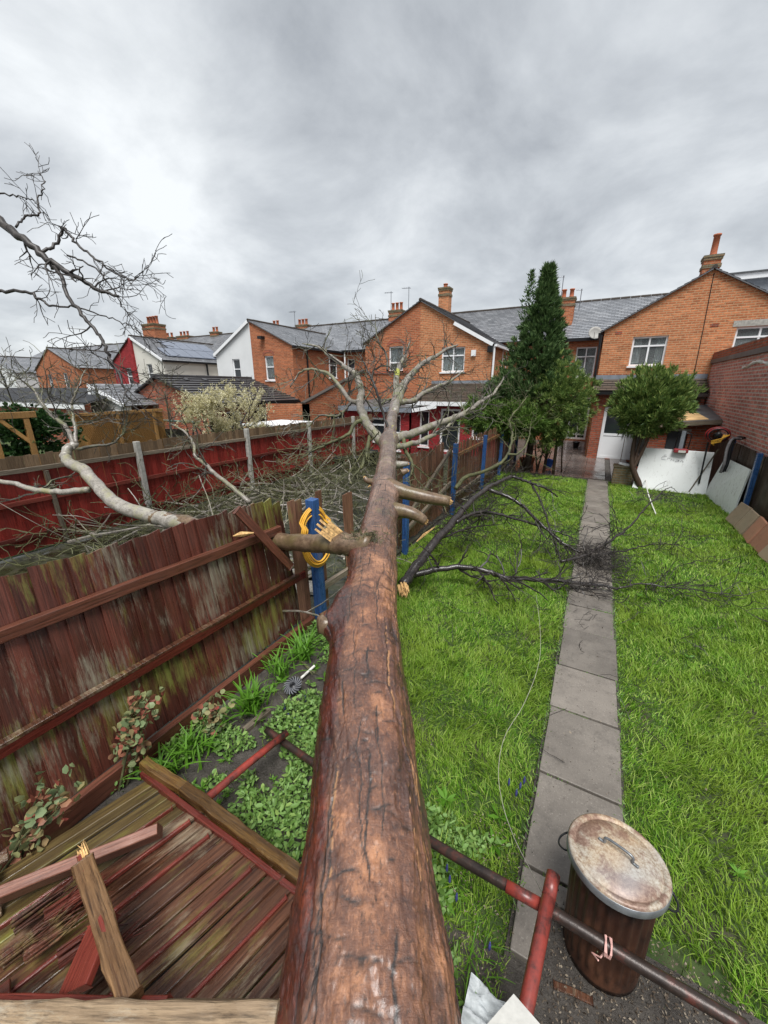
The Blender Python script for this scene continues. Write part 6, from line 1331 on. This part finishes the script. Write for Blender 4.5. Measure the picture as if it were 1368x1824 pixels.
# ------------------------------------------------------------------ small things
c_ = atz(522, 1222, .10); gd = thing('finned_disc', 'grey plastic disc with curved fins lying in the bed', 'disc', tuple(c_)); tiltm = Matrix.Rotation(R(22), 3, 'X')
MB().lathe([(0, .0), (.075, .0), (.078, .008), (.03, .012), (.018, .022), (.012, .022), (.011, .0)], c_, 28, None, tiltm).obj('plate', 'plastic_black', gd, True)
for i in range(18):
    a_ = i * 2 * math.pi / 18; pts = []
    for q in range(6): r_ = .028 + .06 * q / 5; b_ = a_ + .55 * q / 5; pts.append(c_ + tiltm @ Vector((r_ * math.cos(b_), r_ * math.sin(b_), .018 - .004 * q / 5)))
    MB().tube(pts, [.003, .004, .005, .005, .005, .003], 5).obj('fin', 'plastic_grey', gd)
tag(MB().tube([atz(536, 1208, .04), atz(560, 1186, .06)], .012, 8).obj('white_stick', 'tile_white', None, origin=tuple(atz(545, 1195))), 'short white stick leaning beside the finned disc', 'stick')
tag(rail(None, atz(480, 1268, .0), atz(435, 1305, .0), .05, .08, 'timber_grey', 'edging_board'), 'grey timber edging half sunk in the flower bed', 'edging')
# coil of yellow hose on the first blue post, with the splintered plank wedged on it
hc = Vector((-2.565, 3.10, 1.22)); yh = thing('hose_coil', 'yellow hose coiled over the blue post beside the leaning panel', 'hose', tuple(hc)); 
for k_ in range(6):
    pts = []
    for i in range(41):
        a_ = 2 * math.pi * i / 40; rx_, rz_ = .15 + .012 * k_, .27 + .016 * k_ + .01 * math.sin(3 * a_ + k_)
        pts.append(hc + Vector((.075 - .012 * (k_ % 3) - .05 * (1 if math.sin(a_) > .55 else 0), 0, 0)) + Vector((-.12 * 0, rx_ * math.cos(a_), -.02 + rz_ * math.sin(a_) - .05)) + Vector((0.045 * math.cos(a_), 0, 0)))
    MB().tube(pts, .0095, 7, cap=False).obj('loop', 'hose_yellow', yh, True)
a, b_ = P3(636, 985, 3.5), P3(577, 938, 3.36); sw = MB(); ax_ = (b_ - a).normalized(); sd_ = ax_.cross(ray(600, 950)).normalized(); up_ = sd_.cross(ax_)
V0 = []
for w_, h_ in ((-.065, 0), (.065, 0), (.065, .03), (-.065, .03)): V0.append(a + sd_ * w_ + up_ * h_)
ends = [b_ + sd_ * (-.075 + .0214 * i) + ax_ * random.uniform(-.03, .06) for i in range(8)]
for i in range(7):
    f0, f1 = i / 7, (i + 1) / 7; A0 = V0[0].lerp(V0[1], f0); A1 = V0[0].lerp(V0[1], f1); e0_, e1_ = ends[i], ends[i] + sd_ * .019; k_ = len(sw.v)
    sw.add([A0, A1, e1_, e0_, A0 + up_ * .03, A1 + up_ * .03, e1_ + up_ * random.uniform(.012, .03), e0_ + up_ * random.uniform(.012, .03)], [(0, 1, 2, 3), (7, 6, 5, 4), (0, 4, 5, 1), (1, 5, 6, 2), (2, 6, 7, 3), (3, 7, 4, 0)])
tag(sw.obj('splintered_plank', 'split_wood', None, origin=tuple(a)), 'freshly split yellow plank end above the limb at the blue post', 'plank')
for k_, (u, v, t_, u2, v2, lab) in enumerate(((415, 955, 3.35, 452, 949, 'pale splinter caught on the top rail of the leaning panel'), (742, 965, 4.7, 775, 938, 'pale splinter on the ground by the second blue post'), (655, 868, 6.2, 668, 862, 'pale wood flake in the yard beside the trunk'))):
    a, b_ = P3(u, v, t_), P3(u2, v2, t_); mb = MB().tube([a, a.lerp(b_, .4) + Vector((0, 0, .01)), b_], [.004, .02, .006], 5, wob=.4); tag(mb.obj('splinter', 'split_wood', None, origin=tuple(a)), lab, 'splinter')
tag(rail(None, P3(572, 1098, 3.1), P3(640, 1060, 3.35), .05, .035, 'timber_bare', 'broken_rail'), 'short broken rail end sticking out under the trunk by the blue post', 'timber')
# flagstones thrown up in the yard
for k_ in range(14):
    u, v = random.uniform(440, 560), random.uniform(985, 1090); p_ = atz(u, v, .03)
    if k_ > 7: p_ = Vector((random.uniform(-6, -3.1), random.uniform(3.3, 7), .03))
    if p_.x > -2.85: p_.x = -2.95
    me = MB().box((0, 0, 0), (random.uniform(.2, .4), random.uniform(.15, .3), .045)).mesh('flagstone', 'rock'); inst('flagstone', me, Matrix.Translation(p_) @ Matrix.Rotation(random.uniform(0, 3), 4, 'Z') @ Matrix.Rotation(R(random.uniform(-14, 14)), 4, 'X'), yard)
# pots and butts by the red wall
for (u, v, s_, lab) in ((605, 835, 1.0, 'black plastic pot in the yard corner by the red fence'), (660, 830, 1.35, 'large black tub left of the trunk below the red wall'), (632, 832, .9, 'small dark pot between two black tubs')):
    p_ = atz(u, v, 0); p_.y = min(p_.y, 13.6); t = thing('plant_pot', lab, 'pot', tuple(p_)); MB().lathe([(0, .0), (.15 * s_, 0), (.2 * s_, .36 * s_), (.215 * s_, .36 * s_), (.215 * s_, .41 * s_), (.19 * s_, .41 * s_), (.17 * s_, .34 * s_), (0, .34 * s_)], p_, 22).obj('body', 'plastic_black', t, True); MB().lathe([(0, .35 * s_), (.17 * s_, .35 * s_)], p_, 16).obj('compost', 'soil', t)
t = thing('garden_shed', 'small grey boarded shed behind the red fence near the brick lean-to', 'shed', (-10.6, 11.2, 0)); MB().box2((-11.6, 10.5, 0), (-9.7, 12.4, 1.35)).obj('walls', 'timber_grey', t); MB().box2((-11.7, 10.4, 1.352), (-9.6, 12.5, 1.42)).obj('roof', 'upvc', t)
for i in range(14): MB().box2((-9.698, 10.52 + i * .135, .02), (-9.682, 10.64 + i * .135, 1.34)).obj('board', 'timber_grey', t)
# woven screen, pergola, swing
ws = thing('woven_screen', 'tan woven lattice screen behind the red fence', 'screen', tuple(atx(200, 800, -11).to_2d().to_3d())); A0, A1 = atx(128, 742, -11), atx(272, 738, -11)
mb = MB(); n = 44
for i in range(n):
    y_ = A0.y + (A1.y - A0.y) * i / n
    mb.beam((-11, y_, .9), (-11, y_ + .55, A0.z), .008, .02, (1, 0, 0)); mb.beam((-10.985, y_ + .55, .9), (-10.985, y_, A0.z), .008, .02, (1, 0, 0))
mb.obj('lattice', 'pergola_wood', ws); MB().box2((-11.06, A0.y, .5), (-11.03, A1.y + .3, A0.z)).obj('backing', 'pergola_wood', ws); rail(ws, (-11, A0.y - .1, A0.z + .03), (-11, A1.y + .3, A0.z + .05), .06, .07, 'pergola_wood', 'top_rail')
for y_ in (A0.y, (A0.y + A1.y) / 2, A1.y): rail(ws, (-10.95, y_, 0), (-10.95, y_, A0.z), .07, .07, 'pergola_wood', 'post', up=(1, 0, 0))
pg = thing('pergola', 'raw timber pergola frame at the far left behind the red fence', 'pergola', tuple(atx(40, 800, -10).to_2d().to_3d())); a, b_ = atx(-30, 742, -10), atx(62, 738, -10)
rail(pg, a, b_, .09, .12, 'pergola_wood', 'beam'); 
for u in (-20, 45): q = atx(u, 745, -10); rail(pg, (q.x, q.y, 0), (q.x, q.y, q.z), .09, .09, 'pergola_wood', 'post', up=(1, 0, 0)); rail(pg, (q.x, q.y, q.z - .5), (q.x, q.y - .4, q.z), .07, .06, 'pergola_wood', 'brace', up=(1, 0, 0))
q0_, q1_ = atx(272, 748, -11.5), atx(345, 752, -11.5); sg = thing('garden_swing', 'garden swing with pale green canopy behind the red fence', 'swing', (q0_.x, q0_.y, 0)); mb = MB().beam(q0_, q1_, .7, .06); mb.obj('canopy', 'swing_green', sg, bevel=.02)
for p_ in (q0_, q1_):
    for s_ in (-1, 1): MB().tube([p_, (p_.x + s_ * .5, p_.y, 0)], .025, 8).obj('leg', 'plastic_grey', sg)
MB().beam(q0_.lerp(q1_, .1) - Vector((0, 0, .75)), q0_.lerp(q1_, .9) - Vector((0, 0, .75)), .45, .07).obj('seat', 'cloth_grey', sg); MB().beam(q0_.lerp(q1_, .1) - Vector((.2, 0, .45)), q0_.lerp(q1_, .9) - Vector((.2, 0, .45)), .06, .4).obj('backrest', 'cloth_grey', sg)
tag(rail(None, (-9.2, 12.9, .02), (-9.0, 12.95, 1.5), .5, .04, 'timber_grey', 'door_panel', up=(0, 1, 0)), 'old pale door panel leaning at the end of the red fence', 'panel')
# right corner: tool frame, hose reel, black hoses, pole
p_ = aty(1212, 805, 13.05); cf = thing('hand_frame', 'red and black tool box with a tall wire handle on top of the white board', 'tool', tuple(p_)); MB().box2((p_.x - .16, 12.98, 1.02), (p_.x + .16, 13.2, 1.12)).obj('box', 'red_plastic', cf, bevel=.015); MB().box2((p_.x - .06, 12.965, 1.03), (p_.x + .1, 12.978, 1.09)).obj('label_plate', 'tile_white', cf)
MB().tube([(p_.x - .15, 13.1, 1.1), (p_.x - .12, 13.1, 1.5), (p_.x - .08, 13.1, 1.54), (p_.x + .14, 13.1, 1.54), (p_.x + .17, 13.1, 1.5), (p_.x + .15, 13.1, 1.1)], .014, 8).obj('handle', 'plastic_black', cf, True); MB().box2((p_.x - .06, 13.08, 1.12), (p_.x + .03, 13.12, 1.6)).obj('upright_plate', 'lead', cf)
p_ = aty(1280, 775, 12.7); hr = thing('hose_reel', 'red and yellow hose reel on the fence corner post', 'hose reel', tuple(p_))
for k_ in range(4): MB().tube([p_ + Vector(((.19 + .02 * k_) * math.cos(a_), .03 * k_, (.15 + .012 * k_) * math.sin(a_))) for a_ in np.linspace(0, 6.283, 25)], .016, 7, cap=False).obj('hose', 'hose_red' if k_ % 2 else 'plastic_black', hr, True)
MB().lathe([(0, -.05), (.07, -.05), (.07, .05), (0, .05)], p_ + Vector((0, .03, 0)), 16, None, Matrix.Rotation(R(90), 3, 'X')).obj('hub', 'plastic_black', hr, True)
for k_ in range(3): MB().tube([p_ + Vector((.2 - .05 * k_, -.06, .02)), p_ + Vector((.05, -.09, -.08 - .04 * k_)), p_ + Vector((-.12, -.06, -.15 - .03 * k_)), p_ + Vector((-.05, -.05, -.25))], .018, 7).obj('yellow_hose', 'hose_yellow', hr, True)
MB().tube([p_ + Vector((-.15, .1, -.2)), p_ + Vector((-.12, .1, -1.3))], .02, 6).obj('stand', 'plastic_black', hr)
hs = [aty(1320, 782, 12.3), aty(1305, 782, 12.2), aty(1295, 800, 12.1), aty(1290, 825, 12.0), aty(1283, 842, 12.0)]
for k_ in range(3):
    cp_, cr__ = catmull([q + Vector((.045 * k_, .05 * k_, .01 * k_)) for q in hs], [.03] * 5, 6); o = MB().tube(cp_, cr__, 8).obj('rubber_hose', 'plastic_black' if k_ else 'cloth_grey', None, True, origin=tuple(hs[2])); tag(o, ['grey hose nearest the white board of the bundle draped over the right fence', 'middle black hose of the bundle draped over the right fence', 'black hose nearest the right edge of the bundle draped over the fence'][k_], 'hose', 'hoses draped on the right fence')
tag(MB().tube([atz(1227, 876, .03), aty(1280, 800, 13.0)], .016, 7).obj('broom_handle', 'timber_grey', None, origin=tuple(atz(1227, 876))), 'thin broom handle leaning on the white board', 'pole')
tag(MB().box2((1.0, 13.1, .542), (1.3, 13.4, .8)).obj('black_crate', 'plastic_black', None, origin=(1.15, 13.2, .54), bevel=.02), 'black plastic crate on the mossy wall stub', 'crate'); tag(MB().box((.86, 13.15, .575), (.28, .2, .06), Matrix.Rotation(R(12), 3, 'Y')).obj('white_tray', 'upvc', None, origin=(.86, 13.15, .54), bevel=.015), 'white tray lying on the mossy wall stub', 'tray')
cl = MB(); 
for i in range(9): cl.tube([(1.06 + i * .035, 13.6 + .03 * math.sin(i), 1.75), (1.04 + i * .03, 13.55, 1.3), (1.0 + i * .03, 13.5, .85)], .03, 6, wob=.25)
tag(cl.obj('hanging_cloth', 'cloth_grey', None, origin=(1.2, 13.5, .8)), 'grey cloth bundle hanging beside the white doors', 'cloth')
p_ = atz(922, 836, 0); 
for k_, (dx_, m_, lab) in enumerate(((-.9, 'terracotta', 'terracotta pot under the conifers on the patio edge'), (-.55, 'terracotta', 'second terracotta pot under the conifers, nearer the stems'), (1.45, 'plastic_black', 'black pot at the corner of the white patio doors'))):
    q = Vector((-1.6 + dx_ * .6, 14.4 + .35 * k_ * (1 if k_ < 2 else 8), .03)); t = thing('flower_pot', lab, 'pot', tuple(q)); MB().lathe([(0, 0), (.1, 0), (.14, .24), (.155, .24), (.155, .29), (.13, .29), (.12, .24), (0, .24)], q, 18).obj('body', m_, t, True); MB().lathe([(0, .25), (.12, .25)], q, 14).obj('compost', 'soil', t)
q = Vector((-1.25, 14.2, .03)); t = thing('blue_toy', 'small blue plastic garden toy on the patio by the conifer stems', 'toy', tuple(q)); MB().box(q + Vector((0, 0, .2)), (.22, .14, .3), Matrix.Rotation(R(12), 3, 'Y')).obj('body', 'blue_plastic', t, bevel=.03); MB().tube([q + Vector((-.05, 0, .33)), q + Vector((.02, 0, .62))], .014, 6).obj('handle', 'plastic_black', t)
